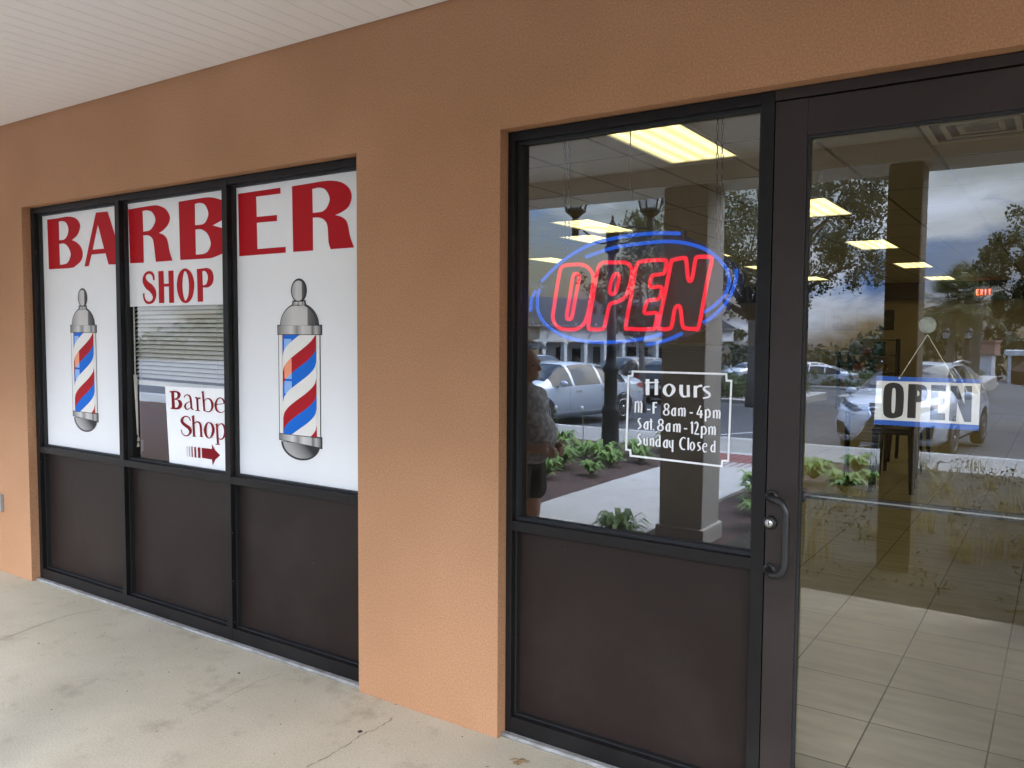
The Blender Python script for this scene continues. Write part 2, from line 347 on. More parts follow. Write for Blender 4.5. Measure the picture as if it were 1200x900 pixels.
def ceiling_mat():
    m, nt, b = new_mat('ceiling_tile'); L = nt.links.new
    tc = nt.nodes.new('ShaderNodeTexCoord')
    mp = nt.nodes.new('ShaderNodeMapping'); mp.inputs['Location'].default_value = (1.95, -0.12, 0); L(tc.outputs['Object'], mp.inputs['Vector'])
    br = nt.nodes.new('ShaderNodeTexBrick'); br.offset = 0; br.inputs['Scale'].default_value = 1
    br.inputs['Brick Width'].default_value = 0.59; br.inputs['Row Height'].default_value = 1.19; br.inputs['Mortar Size'].default_value = 0.014
    br.inputs['Color1'].default_value = (0.50, 0.48, 0.42, 1); br.inputs['Color2'].default_value = (0.54, 0.52, 0.45, 1); br.inputs['Mortar'].default_value = (0.15, 0.14, 0.11, 1)
    L(mp.outputs[0], br.inputs['Vector']); L(br.outputs['Color'], b.inputs['Base Color']); b.inputs['Roughness'].default_value = 0.9
    return m

def soffit_mat():
    m, nt, b = new_mat('soffit_board'); L = nt.links.new
    b.inputs['Base Color'].default_value = (0.84, 0.84, 0.83, 1); b.inputs['Roughness'].default_value = 0.45
    return m

def mulch_mat():
    m, nt, b = new_mat('mulch'); L = nt.links.new
    tc = nt.nodes.new('ShaderNodeTexCoord')
    v = nt.nodes.new('ShaderNodeTexVoronoi'); v.inputs['Scale'].default_value = 26; mp = nt.nodes.new('ShaderNodeMapping'); mp.inputs['Scale'].default_value = (1, 2.2, 1); L(tc.outputs['Object'], mp.inputs['Vector']); L(mp.outputs[0], v.inputs['Vector'])
    r = nt.nodes.new('ShaderNodeValToRGB'); r.color_ramp.elements[0].color = (0.016, 0.008, 0.006, 1); r.color_ramp.elements[1].color = (0.095, 0.044, 0.030, 1)
    sp = nt.nodes.new('ShaderNodeSeparateColor'); L(v.outputs['Color'], sp.inputs[0]); L(sp.outputs[0], r.inputs['Fac']); L(r.outputs['Color'], b.inputs['Base Color'])
    bp = nt.nodes.new('ShaderNodeBump'); bp.inputs['Strength'].default_value = 1.0; bp.inputs['Distance'].default_value = 0.03; L(sp.outputs[1], bp.inputs['Height']); L(bp.outputs[0], b.inputs['Normal'])
    b.inputs['Roughness'].default_value = 0.9; return m

def leaf_mat(name, a, b2, tr=0.25):
    m, nt, b = new_mat(name); L = nt.links.new
    tc = nt.nodes.new('ShaderNodeTexCoord'); n = nt.nodes.new('ShaderNodeTexNoise'); n.inputs['Scale'].default_value = 1.7; n.inputs['Detail'].default_value = 6; L(tc.outputs['Object'], n.inputs['Vector'])
    r = nt.nodes.new('ShaderNodeValToRGB'); r.color_ramp.elements[0].position = 0.3; r.color_ramp.elements[1].position = 0.7; r.color_ramp.elements[0].color = (*a, 1); r.color_ramp.elements[1].color = (*b2, 1)
    L(n.outputs['Fac'], r.inputs['Fac']); L(r.outputs['Color'], b.inputs['Base Color']); b.inputs['Roughness'].default_value = 0.55
    o = nt.nodes['Material Output']; t = nt.nodes.new('ShaderNodeBsdfTranslucent'); L(r.outputs['Color'], t.inputs['Color'])
    mx = nt.nodes.new('ShaderNodeMixShader'); mx.inputs[0].default_value = tr; L(b.outputs[0], mx.inputs[1]); L(t.outputs[0], mx.inputs[2]); L(mx.outputs[0], o.inputs['Surface'])
    return m

def chrome_print(name, stops_, rot=0.0):
    """printed grey gradient of the barber pole picture (artwork of the sign)"""
    m, nt, b = new_mat(name); L = nt.links.new
    tc = nt.nodes.new('ShaderNodeTexCoord'); sx = nt.nodes.new('ShaderNodeSeparateXYZ'); L(tc.outputs['Generated'], sx.inputs[0])
    ad = nt.nodes.new('ShaderNodeMath'); ad.operation = 'MULTIPLY_ADD'; ad.inputs[1].default_value = -rot; L(sx.outputs[2], ad.inputs[0]); L(sx.outputs[0], ad.inputs[2])
    r = nt.nodes.new('ShaderNodeValToRGB'); cr = r.color_ramp
    cr.elements[0].position = stops_[0][0]; cr.elements[0].color = (stops_[0][1],) * 3 + (1,); cr.elements[1].position = stops_[-1][0]; cr.elements[1].color = (stops_[-1][1],) * 3 + (1,)
    for p, v in stops_[1:-1]:
        e = cr.elements.new(p); e.color = (v, v * 0.98, v * 0.97, 1)
    L(ad.outputs[0], r.inputs['Fac']); L(r.outputs['Color'], b.inputs['Base Color']); b.inputs['Roughness'].default_value = 0.5; b.inputs['Specular IOR Level'].default_value = 0.2
    return m

MT = dict(
    stucco=stucco_mat(), soffit=soffit_mat(), tile=tile_mat(), ceil=ceiling_mat(), mulch=mulch_mat(),
    walk=concrete_mat('walk_concrete', (0.43, 0.38, 0.29), (0.53, 0.475, 0.38), (0.33, 0.285, 0.215)),
    path=concrete_mat('path_concrete', (0.42, 0.40, 0.36), (0.50, 0.48, 0.44), (0.36, 0.34, 0.30)),
    pavement=concrete_mat('pavement_concrete', (0.27, 0.255, 0.225), (0.33, 0.315, 0.28), (0.22, 0.205, 0.18)),
    asphalt=mat('asphalt', (0.045, 0.047, 0.052), 0.85, c2=(0.07, 0.072, 0.078), scale=0.6, detail=8, bump=0.4, bscale=80),
    bronze=mat('bronze_anodized', (0.0075, 0.0065, 0.0065), 0.42, c2=(0.011, 0.0095, 0.0095), scale=3, bump=0.03, bscale=200, spec=0.22),
    bronze_door=mat('bronze_door_paint', (0.024, 0.016, 0.015), 0.45, c2=(0.030, 0.021, 0.019), scale=2.5, bump=0.03, bscale=180, spec=0.3),
    panel=mat('bronze_panel', (0.015, 0.009, 0.0075), 0.45, c2=(0.020, 0.0125, 0.0105), scale=1.8, detail=8, bump=0.04, bscale=25, spec=0.22),
    gasket=mat('black_gasket', (0.008, 0.008, 0.009), 0.6),
    caulk=mat('grey_caulk', (0.31, 0.31, 0.31), 0.7, c2=(0.20, 0.19, 0.18), scale=18, bump=0.5, bscale=60),
    vinyl=mat('white_vinyl', (0.80, 0.81, 0.83), 0.34, c2=(0.765, 0.775, 0.80), scale=1.6, bump=0.12, bscale=3.5, bdist=0.01),
    red=mat('red_vinyl', (0.42, 0.006, 0.012), 0.5, spec=0.15),
    darkred=mat('dark_red_print', (0.22, 0.008, 0.016), 0.6, spec=0.1),
    paper=mat('white_paper', (0.92, 0.93, 0.95), 0.6),
    blue=mat('blue_print', (0.012, 0.12, 0.62), 0.5), black=mat('black_print', (0.012, 0.012, 0.014), 0.5),
    stripe_red=mat('stripe_red', (0.40, 0.008, 0.016), 0.5, spec=0.15), stripe_blue=mat('stripe_blue', (0.008, 0.14, 0.62), 0.5, spec=0.15), stripe_white=mat('stripe_white', (0.78, 0.77, 0.73), 0.4),
    stripe_orange=mat('stripe_orange', (0.85, 0.30, 0.16), 0.4), stripe_pale=mat('stripe_pale_blue', (0.25, 0.45, 0.85), 0.4),
    silver=chrome_print('printed_silver', ((0, .15), (.12, .33), (.32, .62), (.45, .25), (.58, .60), (.76, .45), (.80, .13), (.88, .45), (1, .06))), silver_round=chrome_print('printed_silver_round', ((0, .30), (.35, .58), (.74, .55), (.78, .14), (1, .05))), silver_cap=chrome_print('printed_silver_cap', ((0, .42), (.4, .40), (.75, .20), (1, .03)), -0.35), outline=mat('printed_black', (0.01, 0.01, 0.012), 0.4),
    white_decal=mat('white_decal', (0.85, 0.86, 0.90), 0.5),
    slat=mat('blind_slat', (0.90, 0.90, 0.89), 0.5), cord=mat('cord', (0.75, 0.72, 0.6), 0.7),
    steel=mat('steel', (0.55, 0.55, 0.56), 0.28, 1.0), black_metal=mat('black_metal', (0.015, 0.015, 0.016), 0.35, 0.0),
    post_metal=mat('post_black_paint', (0.012, 0.014, 0.015), 0.5, spec=0.2),
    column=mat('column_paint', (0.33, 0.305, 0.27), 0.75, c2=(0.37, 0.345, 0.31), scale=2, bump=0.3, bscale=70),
    column_shaded=mat('column_shaded_paint', (0.11, 0.085, 0.055), 0.7, c2=(0.14, 0.11, 0.075), scale=3, bump=0.3, bscale=60),  # shade on the building-facing side is put into this column's colour
    beam=mat('beam_paint', (0.62, 0.60, 0.56), 0.6),
    beige=mat('beige_wall', (0.58, 0.50, 0.34), 0.8, c2=(0.61, 0.53, 0.37), scale=1.0), dark_brown=mat('matte_dark_brown', (0.10, 0.08, 0.055), 0.8),
    darkwood=mat('dark_cabinet', (0.020, 0.017, 0.014), 0.7), chair=mat('chair_black', (0.012, 0.012, 0.013), 0.4),
    neon_red=emit('neon_red', (1.0, 0.02, 0.05), 0.13), neon_blue=emit('neon_blue', (0.03, 0.16, 1.0), 0.085),
    neon_back=mat('neon_backboard', (0.035, 0.034, 0.042), 0.55),
    lamp=lamp_mat(), exit=emit('exit_red', (1.0, 0.12, 0.05), 0.6),
    white_paint=mat('white_paint', (0.75, 0.75, 0.74), 0.6), roof=mat('grey_metal_roof', (0.10, 0.105, 0.11), 0.5), tan=mat('tan_render', (0.42, 0.33, 0.19), 0.8),
    winglass=mat('dark_window', (0.02, 0.025, 0.03), 0.08),
    leaf_oak=leaf_mat('oak_leaf', (0.045, 0.056, 0.02), (0.12, 0.13, 0.052)), leaf_hedge=leaf_mat('hedge_leaf', (0.045, 0.075, 0.018), (0.13, 0.17, 0.05)),
    leaf_bright=leaf_mat('bed_leaf', (0.11, 0.21, 0.03), (0.27, 0.40, 0.08)), leaf_palm=leaf_mat('palm_leaf', (0.08, 0.09, 0.025), (0.20, 0.19, 0.07)),
    leaf_cover=leaf_mat('cover_leaf', (0.012, 0.014, 0.006), (0.028, 0.028, 0.012)), soil=mat('dark_soil', (0.012, 0.011, 0.007), 0.95, c2=(0.030, 0.026, 0.016), scale=6, detail=8, bump=0.8, bscale=30),
    grass=leaf_mat('ornamental_grass', (0.20, 0.17, 0.06), (0.42, 0.36, 0.17)), leaf_far=leaf_mat('far_leaf', (0.03, 0.045, 0.022), (0.07, 0.085, 0.04)),
    bark=mat('bark', (0.10, 0.085, 0.07), 0.9, c2=(0.19, 0.165, 0.14), scale=8, bump=0.8, bscale=25), palmtrunk=mat('palm_trunk', (0.13, 0.11, 0.085), 0.9, c2=(0.24, 0.21, 0.17), scale=9, bump=0.8, bscale=20),
    tyre=mat('tyre', (0.014, 0.014, 0.015), 0.8), rim=mat('alloy', (0.5, 0.5, 0.52), 0.3, 0.9), carglass=mat('car_glass', (0.02, 0.025, 0.028), 0.06, spec=0.3),
    plastic=mat('black_plastic', (0.018, 0.018, 0.019), 0.5), tail=mat('tail_lens', (0.35, 0.012, 0.012), 0.15), headlens=mat('head_lens', (0.06, 0.065, 0.07), 0.06, spec=0.8), chrome=mat('chrome', (0.75, 0.75, 0.76), 0.15, 1.0),
    plate=mat('licence_plate', (0.65, 0.66, 0.64), 0.5),
    skin=mat('skin', (0.48, 0.29, 0.21), 0.5, c2=(0.52, 0.33, 0.25), scale=9), hair=mat('white_hair', (0.62, 0.60, 0.58), 0.8), shorts=mat('dark_shorts', (0.028, 0.028, 0.027), 0.85),
    shirt=mat('patterned_shirt', (0.24, 0.25, 0.27), 0.85, c2=(0.52, 0.52, 0.51), scale=30, detail=3, lo=0.42, hi=0.58), eye=mat('eye', (0.02, 0.015, 0.012), 0.2),
    brick_pink=mat('pink_brick', (0.42, 0.22, 0.17), 0.85), umbrella=mat('brown_canvas', (0.075, 0.033, 0.018), 0.85), redpost=mat('red_post', (0.18, 0.035, 0.022), 0.5),
    line=mat('road_paint', (0.62, 0.62, 0.60), 0.7, c2=(0.45, 0.45, 0.44), scale=5), redpad=mat('tactile_pad', (0.24, 0.085, 0.07), 0.8),
    suction=mat('suction_cup', (0.45, 0.50, 0.48), 0.15), greybox=mat('grey_box', (0.28, 0.28, 0.28), 0.5), crack=mat('crack_dark', (0.24, 0.205, 0.16), 0.9), pebble=mat('dark_pebble', (0.03, 0.027, 0.025), 0.8),
    lantern=mat('lantern_glass', (0.55, 0.55, 0.52), 0.3), cloth=mat('waterproof_grey', (0.30, 0.29, 0.28), 0.7),
    door_glass=glass_mat('door_glass', (0.94, 0.93, 0.89), 0.125),
    glass=glass_mat('storefront_glass', (0.93, 0.92, 0.88), 0.155), glass_in=glass_mat('glass_inner_face', (1, 1, 1), 0.0),
)
add_specks(MT['bronze'], 30, 0.10, (0.30, 0.28, 0.26), 0.7); add_specks(MT['bronze_door'], 26, 0.09, (0.30, 0.27, 0.25), 0.6); add_specks(MT['panel'], 16, 0.045, (0.28, 0.25, 0.22), 0.6)
def car_paint(name, c, metal=0.0): return mat(name, c, 0.3, metal, coat=1.0)

# ================================================================ SETTING
X1, X2, X3, X4 = -5.643, -2.656, -1.877, 0.27     # openings: window X1..X2, entrance X3..X4
ZH, ZS, YF, YG = 2.4545, 2.998, 0.053, 0.107      # opening head, soffit, frame face, glass face
XL, XR = -16.0, 9.0
def zlot(y): return -0.35 - 0.03 * max(0.0, -10.8 - y)

def build_ground():
    m = MB(); m.box(XL, XR, -2.66, -0.001, -0.3, 0.0); m.box(XL, XR, -0.001, 0.2, -0.3, -0.002)
    tag(m.build('walkway', MT['walk']), kind='structure')
    m = MB(); m.quad((XL, 0.2, 0.0), (XR, 0.2, 0.0), (XR, 18.1, 0.0), (XL, 18.1, 0.0)); tag(m.build('floor', MT['tile']), kind='structure')
    # concrete path from the walkway to the car park and the pavement along the kerb
    m = MB()
    for i in range(6):                                # slabs with open joints
        ya = -2.665 - i * 1.03; m.box(-4.30, -2.90, ya - 1.022, ya, -0.3, -0.012 - 0.004 * i)
    for i in range(30):
        xa = -26 + i * 1.5; m.box(xa, xa + 1.49, -10.55, -8.88, -0.5, -0.06, 1)
    tag(m.build('path', [MT['path'], MT['pavement']]), kind='structure')
    m = MB(); m.box(-26, 19, -10.72, -10.555, -0.6, -0.055); o = tag(m.build('kerb', MT['path'], bevel=0.02), kind='structure')
    m = MB()
    n = 60
    for (a, b, mi) in ((-26, -4.30, 0), (-2.90, -2.25, 0), (-2.25, 19, 1)):
        nx = int((b - a) * 3); ny = 19; vs = []; fs = []; rr = random.Random(3)
        for j in range(ny + 1):
            for i in range(nx + 1):
                x = a + (b - a) * i / nx; y = -2.66 - (8.88 - 2.66) * j / ny
                e = 0 if i in (0, nx) or j in (0, ny) else 1
                vs.append((x, y, -0.05 + e * (0.03 + 0.05 * rr.random())))
        for j in range(ny):
            for i in range(nx): fs.append((j * (nx + 1) + i, (j + 1) * (nx + 1) + i, (j + 1) * (nx + 1) + i + 1, j * (nx + 1) + i + 1))
        m.add(vs, fs, mi, True)
    tag(m.build('mulch_bed', [MT['mulch'], MT['soil']]), kind='structure')
    m = MB(); ys = [-10.72, -10.8, -300]; xs = (-320, 320)
    for a, b in zip(ys[:-1], ys[1:]): m.quad((xs[0], b, zlot(b)), (xs[1], b, zlot(b)), (xs[1], a, zlot(a)), (xs[0], a, zlot(a)))
    m.quad((-320, -10.72, -0.62), (320, -10.72, -0.62), (320, 30, -0.62), (-320, 30, -0.62))
    tag(m.build('car_park_ground', MT['asphalt']), kind='structure')
    m = MB()
    for x in (-15.0, -12.2, -6.9, -4.1, 0.2, 3.0):        # bay lines
        d = (-0.26, 0.965); 
        pts = [(x, -11.0), (x + 0.10, -11.0), (x + 0.10 + 1.3, -16.0), (x + 1.3, -16.0)]
        m.quad(*[(px, py, zlot(py) + 0.006) for px, py in pts])
    tag(m.build('bay_lines', MT['line']), kind='structure')
    m = MB(); m.box(-4.2, -3.0, -8.60, -7.35, -0.3, -0.03); 
    for i in range(12):
        for j in range(12): m.lathe([(0.03, 0), (0.018, 0.008)], (-4.15 + i * 0.1, -8.55 + j * 0.1, -0.03), 6)
    tag(m.build('tactile_paving', MT['redpad']), kind='structure')
    # far kerbed islands of the car park and the raised crossing
    m = MB(); m.box(-17, -8.5, -34, -27.2, -2.0, zlot(-28) + 0.16); m.box(-9.0, -4.2, -68, -38, -4, zlot(-39) + 0.08); m.box(-17, -6.4, -54, -50, -4, zlot(-50) + 0.15)
    tag(m.build('kerb_islands', MT['path'], bevel=0.03), kind='structure')
build_ground()

def wall_rects(m, y, flip, xs):
    r = [(XL, X1, 0, 3.6), (X1, X2, ZH, 3.6), (X2, X3, 0, 3.6), (X3, X4, ZH, 3.6), (X4, XR, 0, 3.6)]
    for a, b, c, d in r:
        q = [(a, y, c), (b, y, c), (b, y, d), (a, y, d)]
        m.quad(*(q[::-1] if flip else q))

shop = empty('shop_building', (0, 0, 0), 0, 'low shop unit with tan stucco front and dark bronze framed windows under a white soffit', 'building')
def build_shell():
    m = MB(); wall_rects(m, 0.0, False, None); wall_rects(m, 0.2, True, None)
    for x, s in ((X1, 1), (X2, -1), (X3, 1), (X4, -1)):
        q = [(x, 0, 0), (x, 0.2, 0), (x, 0.2, ZH), (x, 0, ZH)]; m.quad(*(q if s < 0 else q[::-1]))
    for a, b in ((X1, X2), (X3, X4)): m.quad((a, 0, ZH), (b, 0, ZH), (b, 0.2, ZH), (a, 0.2, ZH))
    m.build('stucco_wall', MT['stucco'], shop)
    m = MB(); p = 0.1016; x = XL
    while x < XR: m.box(x + 0.0010, x + p - 0.0010, -3.35, -0.012, ZS, ZS + 0.012); x += p
    m.box(XL, XR, -3.35, 0.0, ZS + 0.013, ZS + 0.05, 0)
    m.build('soffit', MT['soffit'], shop)
    m = MB(); m.box(XL, XR, -3.86, -3.351, 2.85, 3.6); m.build('porch_beam', MT['beam'], shop)
    m = MB(); m.box(XL, XR, -4.0, 18.3, 3.62, 3.9); m.build('roof', MT['roof'], shop)
    # two porch columns
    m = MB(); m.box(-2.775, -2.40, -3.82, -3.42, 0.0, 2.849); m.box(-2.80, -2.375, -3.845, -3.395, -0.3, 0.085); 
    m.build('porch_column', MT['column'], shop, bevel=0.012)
    m = MB(); m.box(-1.075, -0.855, -3.70, -3.42, -0.3, 2.849); m.build('porch_column', MT['column_shaded'], shop, bevel=0.012)
build_shell()

def build_room():
    def st(nm, m, mt): return tag(m.build(nm, mt), kind='structure')
    zc = 2.88
    m = MB(); m.quad((XL, 0.2, zc), (XL, 18.1, zc), (XR, 18.1, zc), (XR, 0.2, zc)); st('ceiling', m, MT['ceil'])
    m = MB(); m.box(-9, 4.5, 18.0, 18.2, 0, zc); st('back_wall', m, MT['beige'])
    m = MB(); m.box(-9, 3.3, 17.72, 17.998, 2.50, zc - 0.002); st('dark_band', m, MT['dark_brown'])  # dark band across the top of the back wall
    m = MB(); m.box(-9.2, -9, 0.2, 18.2, 0, zc); m.box(3.3, 3.5, 0.2, 17.999, 0, zc); st('side_wall', m, MT['beige'])
build_room()

# ---------------------------------------------------------------- storefront window and entrance frame
def frame_members(m, xa, xb, posts, za=0.012, zb=None, face_l=0.030, face_r=0.044, rail=(0.856, 0.896), top=0.036):
    zb = zb or ZH - 0.002
    xs = [(xa, xa + face_l)] + [(c - 0.021, c + 0.021) for c in posts] + [(xb - face_r, xb)]
    for a, b in xs: m.box(a, b, YF, 0.165, za, zb)
    for i in range(len(xs) - 1):
        a, b = xs[i][1], xs[i + 1][0]
        m.box(a, b, YF + 0.001, 0.164, zb - top, zb - 0.001); m.box(a, b, YF + 0.001, 0.164, *rail); m.box(a, b, YF + 0.001, 0.164, za, za + 0.066)
    return [(xs[i][1], xs[i + 1][0]) for i in range(len(xs) - 1)], rail, top, zb

def stops(m, a, b, z0, z1, w=0.012, y0=0.082, y1=0.1065):
    m.box(a, a + w, y0, y1, z0, z1); m.box(b - w, b, y0, y1, z0, z1); m.box(a + w, b - w, y0 + 0.001, y1, z0, z0 + w); m.box(a + w, b - w, y0 + 0.001, y1, z1 - w, z1)

def pane(name, x0, x1, z0, z1, y, parent, t=0.006, mt='glass'):
    m = MB(); m.box(x0, x1, y, y + t, z0, z1, 1); m.m[2] = 0
    return m.build(name, [MT[mt], MT['glass_in']], parent)

def storefront(name, xa, xb, posts, face_l, label, inner_l):
    m = MB(); bays, rail, top, zb = frame_members(m, xa, xb, posts, face_l=face_l)
    fr = m.build(name, MT['bronze'], shop, bevel=0.0015); tag(fr, label)
    g = MB()
    for a, b in bays:
        stops(g, a, b, rail[1], zb - top, w=inner_l); stops(g, a, b, 0.078, rail[0], w=inner_l * 0.6)
    g.build('glazing_stop', MT['gasket'], fr)
    for i, (a, b) in enumerate(bays):
        pane('pane', a + 0.004, b - 0.004, rail[1] + 0.004, zb - top - 0.004, YG, fr)
        k = MB(); k.box(a + 0.003, b - 0.003, 0.1068, 0.116, 0.080, rail[0] - 0.002); k.build('lower_panel', MT['panel'], fr)
    c = MB(); rr = random.Random(int(abs(xa) * 100)); n = int((xb - xa) / 0.05); pts = [(xa + (xb - xa) * i / n, 0.030 + 0.004 * rr.random(), 0.006) for i in range(n + 1)]
    c.tube(pts, [0.008 + 0.003 * rr.random() for _ in pts], 8); c.box(xa, xb, 0.034, YF + 0.02, 0.0005, 0.0118); c.build('sealant_bead', MT['caulk'], fr)
    return fr
win = storefront('shop_window', X1 + 0.002, X2 - 0.002, (-4.646, -3.656), 0.036, None, 0.012)
side = storefront('sidelight_window', X3 + 0.002, -0.823, (), 0.028, None, 0.012)

def build_door():
    fr = MB(); fr.box(-0.822, X4 - 0.06, YF, 0.165, 2.418, ZH - 0.002); fr.box(X4 - 0.06, X4 - 0.002, YF, 0.165, 0.0, 2.418)
    fr.build('door_frame', MT['bronze_door'], shop, bevel=0.0015)
    xa, xb, za, zb = -0.819, 0.206, 0.012, 2.413
    m = MB(); st = 0.103
    m.box(xa, xa + st, YF, 0.098, za, zb); m.box(xb - st, xb, YF, 0.098, za, zb); m.box(xa + st, xb - st, YF + 0.0008, 0.097, zb - 0.118, zb - 0.0008); m.box(xa + st, xb - st, YF + 0.0008, 0.097, za, 0.19)
    d = m.build('door', MT['bronze_door'], shop, bevel=0.0015); tag(d, 'glazed entrance door with a wide dark bronze frame')
    g = MB(); stops(g, xa + st, xb - st, 0.19, zb - 0.118, w=0.009, y0=0.060, y1=0.0745); g.build('glazing_gasket', MT['gasket'], d)
    pane('door_pane', xa + st + 0.002, xb - st - 0.002, 0.192, zb - 0.12, 0.075, d, mt='door_glass')
    h = MB(); hx = -0.800
    pts = open_spline([(hx, YF, 1.117), (hx + 0.002, 0.03, 1.119), (hx + 0.02, -0.002, 1.119), (hx + 0.052, -0.016, 1.112), (hx + 0.068, -0.02, 1.085), (hx + 0.068, -0.02, 1.05), (hx + 0.068, -0.02, 0.93), (hx + 0.066, -0.02, 0.90), (hx + 0.052, -0.016, 0.876), (hx + 0.022, -0.002, 0.867), (hx, 0.03, 0.867), (hx - 0.002, YF, 0.869)], 6)
    h.tube(pts, 0.0125, 14); h.lathe([(0.022, YF - 0.006), (0.022, YF + 0.001)], (hx, 0, 1.117), 20, 0, 'y'); h.lathe([(0.022, YF - 0.006), (0.022, YF + 0.001)], (hx - 0.002, 0, 0.869), 20, 0, 'y')
    h.build('pull_handle', MT['black_metal'], d)
    k = MB(); k.lathe([(0.0001, YF - 0.014), (0.021, YF - 0.014), (0.024, YF - 0.004), (0.024, YF + 0.001)], (-0.803, 0, 1.028), 24, 0, 'y'); lk = k.build('lock_ring', MT['black_metal'], d)
    k = MB(); k.lathe([(0.0001, YF - 0.019), (0.0135, YF - 0.019), (0.0145, YF - 0.0145)], (-0.803, 0, 1.028), 24, 0, 'y'); k.box(-0.8045, -0.8015, YF - 0.0196, YF - 0.0188, 1.022, 1.034, 1); k.build('lock_cylinder', [MT['steel'], MT['gasket']], d)
    b = MB(); b.box(xa + st + 0.004, xb - st, 0.132, 0.150, 1.108, 1.130, 0); b.box(xa + st + 0.004, xb - st, 0.129, 0.1318, 1.117, 1.1215, 1)
    for x in (xa + st - 0.03, xb - st + 0.005): b.box(x, x + 0.034, 0.0982, 0.155, 1.098, 1.14, 0)
    b.build('push_bar', [MT['black_metal'], MT['steel']], d)
build_door()
m = MB(); m.box(-6.16, -5.995, -0.022, -0.0005, 0.425, 0.54); m.box(-6.13, -6.03, -0.026, -0.0225, 0.445, 0.52); tag(m.build('outlet_cover', MT['greybox'], bevel=0.004), 'small grey outlet box low on the stucco wall at the far left', 'outlet box')

# hairline cracks and bits of grit on the walkway
def crack(pts, w):
    m = MB(); P = open_spline(pts, 8); vs = []; rr = random.Random(len(pts)); 
    for i, q in enumerate(P):
        t = P[min(i + 1, len(P) - 1)] - P[max(i - 1, 0)]; nrm = np.array([-t[1], t[0]]) / (np.hypot(*t) + 1e-9); ww = w * (0.4 + rr.random()); j = (rr.random() - 0.5) * 0.012
        vs += [(q[0] + nrm[0] * (ww + j), q[1] + nrm[1] * (ww + j), 0.0012), (q[0] - nrm[0] * (ww - j), q[1] - nrm[1] * (ww - j), 0.0012)]
    m.add(vs, [(2 * i, 2 * i + 1, 2 * i + 3, 2 * i + 2) for i in range(len(P) - 1)])
    return m.build('walkway_crack', MT['crack'])
def gz(px, py, z=0.0):
    d = FW * F + RT * (px - 600) - UP * (py - 450); return (CAM + d * ((z - CAM[2]) / d[2]))
for pl, w in (([(360, 900), (395, 880), (424, 862), (445, 852), (462, 840)], 0.0032), ([(-5, 752), (40, 735), (78, 722), (118, 714)], 0.003), ([(225, 838), (300, 800), (330, 790)], 0.0015)):
    c = crack([gz(*q)[:2] for q in pl], w); tag(c, kind='structure')
for (px, py, r, lab) in ((422, 857.5, 0.011, 'dark chewing gum spot beside the crack in the walkway'), (280, 789, 0.006, 'tiny dark speck of grit on the concrete in front of the window')):
    q = gz(px, py); m = MB(); m.lathe([(r, 0.0005), (r * 0.8, 0.003), (r * 0.3, 0.0045)], (q[0], q[1], 0), 9); tag(m.build('gum_spot', MT['pebble']), lab, 'gum spot')
q = gz(608, 893); m = MB(); rr = random.Random(5)
for i in range(6): m.obox((q[0] + rr.uniform(-.025, .025), q[1] + rr.uniform(-.02, .02), 0.004), (0.012, rr.uniform(-.005, .005), 0.002), (0.003, 0.006, 0), (0, 0.001, 0.002))
tag(m.build('dry_leaf', mat('dry_leaf_brown', (0.22, 0.15, 0.08), 0.9)), 'crumpled dry leaf on the walkway near the entrance corner', 'leaf')

rng = np.random.default_rng(4); m = MB()
for k in range(300):
    x = rng.uniform(-8, 0.2); y = -abs(rng.normal()) * 0.5 - 0.004 if k % 2 else rng.uniform(-2.5, -0.01); r = rng.uniform(.0008, .0022)
    m.obox((x, y, r * .5), (r, rng.normal() * .001, 0), (rng.normal() * .001, r * .8, 0), (0, 0, r * .5), int(rng.random() < .45))
tag(m.build('grit', [MT['pebble'], MT['caulk']]), 'loose specks of grit lying on the walkway', 'grit', kind='stuff')

# ================================================================ SIGNS
def cv(ox, oy, s): return lambda p: (ox + p[0] / s, oy + p[1] / s)
YV, YL = 0.1058, 0.1046      # vinyl film on the glass, cut letters on the film
pane_x = [(X1 + 0.038, -4.667), (-4.625, -3.677), (-3.635, X2 - 0.046)]
zt, zb_ = ZH - 0.04, 0.898
def banner(i, z0, z1, label):
    a, b = pane_x[i]; m = MB(); m.quad((a + .003, YV, z0), (b - .003, YV, z0), (b - .003, YV, z1), (a + .003, YV, z1))
    return tag(m.build('window_banner', MT['vinyl']), label, 'window sign', 'white barber shop banners on the window')
bn = [banner(0, zb_, zt, 'white vinyl banner lettered BA above the smaller barber pole picture'), banner(1, 1.803, zt, 'short white banner lettered RB and SHOP above the blinds'), banner(2, zb_, zt, 'white vinyl banner lettered ER above the larger barber pole picture')]
def S(*a): return [(x, y, 1) for x, y in a]
c1 = cv(50, 240, 11.244); c2 = cv(145, 225, 10); c3 = cv(275, 200, 8.276); c4 = cv(160, 305, 12.63)
m = MB()
flat_shape(m, [(58, 196)] + S((200, 178), (330, 155), (430, 175), (485, 240), (490, 310), (455, 400)) + [(385, 465)] + S((440, 490), (500, 550), (528, 640), (510, 730), (440, 800), (370, 832)) + [(82, 850)],
           [[(212, 222)] + S((260, 215), (310, 240), (338, 320), (325, 400), (285, 455)) + [(218, 468)], [(218, 518)] + S((280, 510), (330, 550), (368, 640), (350, 725), (310, 775)) + [(228, 792)]], YL, c1)
flat_shape(m, [(700, 103), (855, 88), (965, 440), (968, 785), (868, 787), (828, 640), (645, 655), (607, 808), (550, 812)], [[(727, 265), (808, 578), (658, 592)]], YL, c1)
m.build('lettering', MT['red'], bn[0])
m = MB()
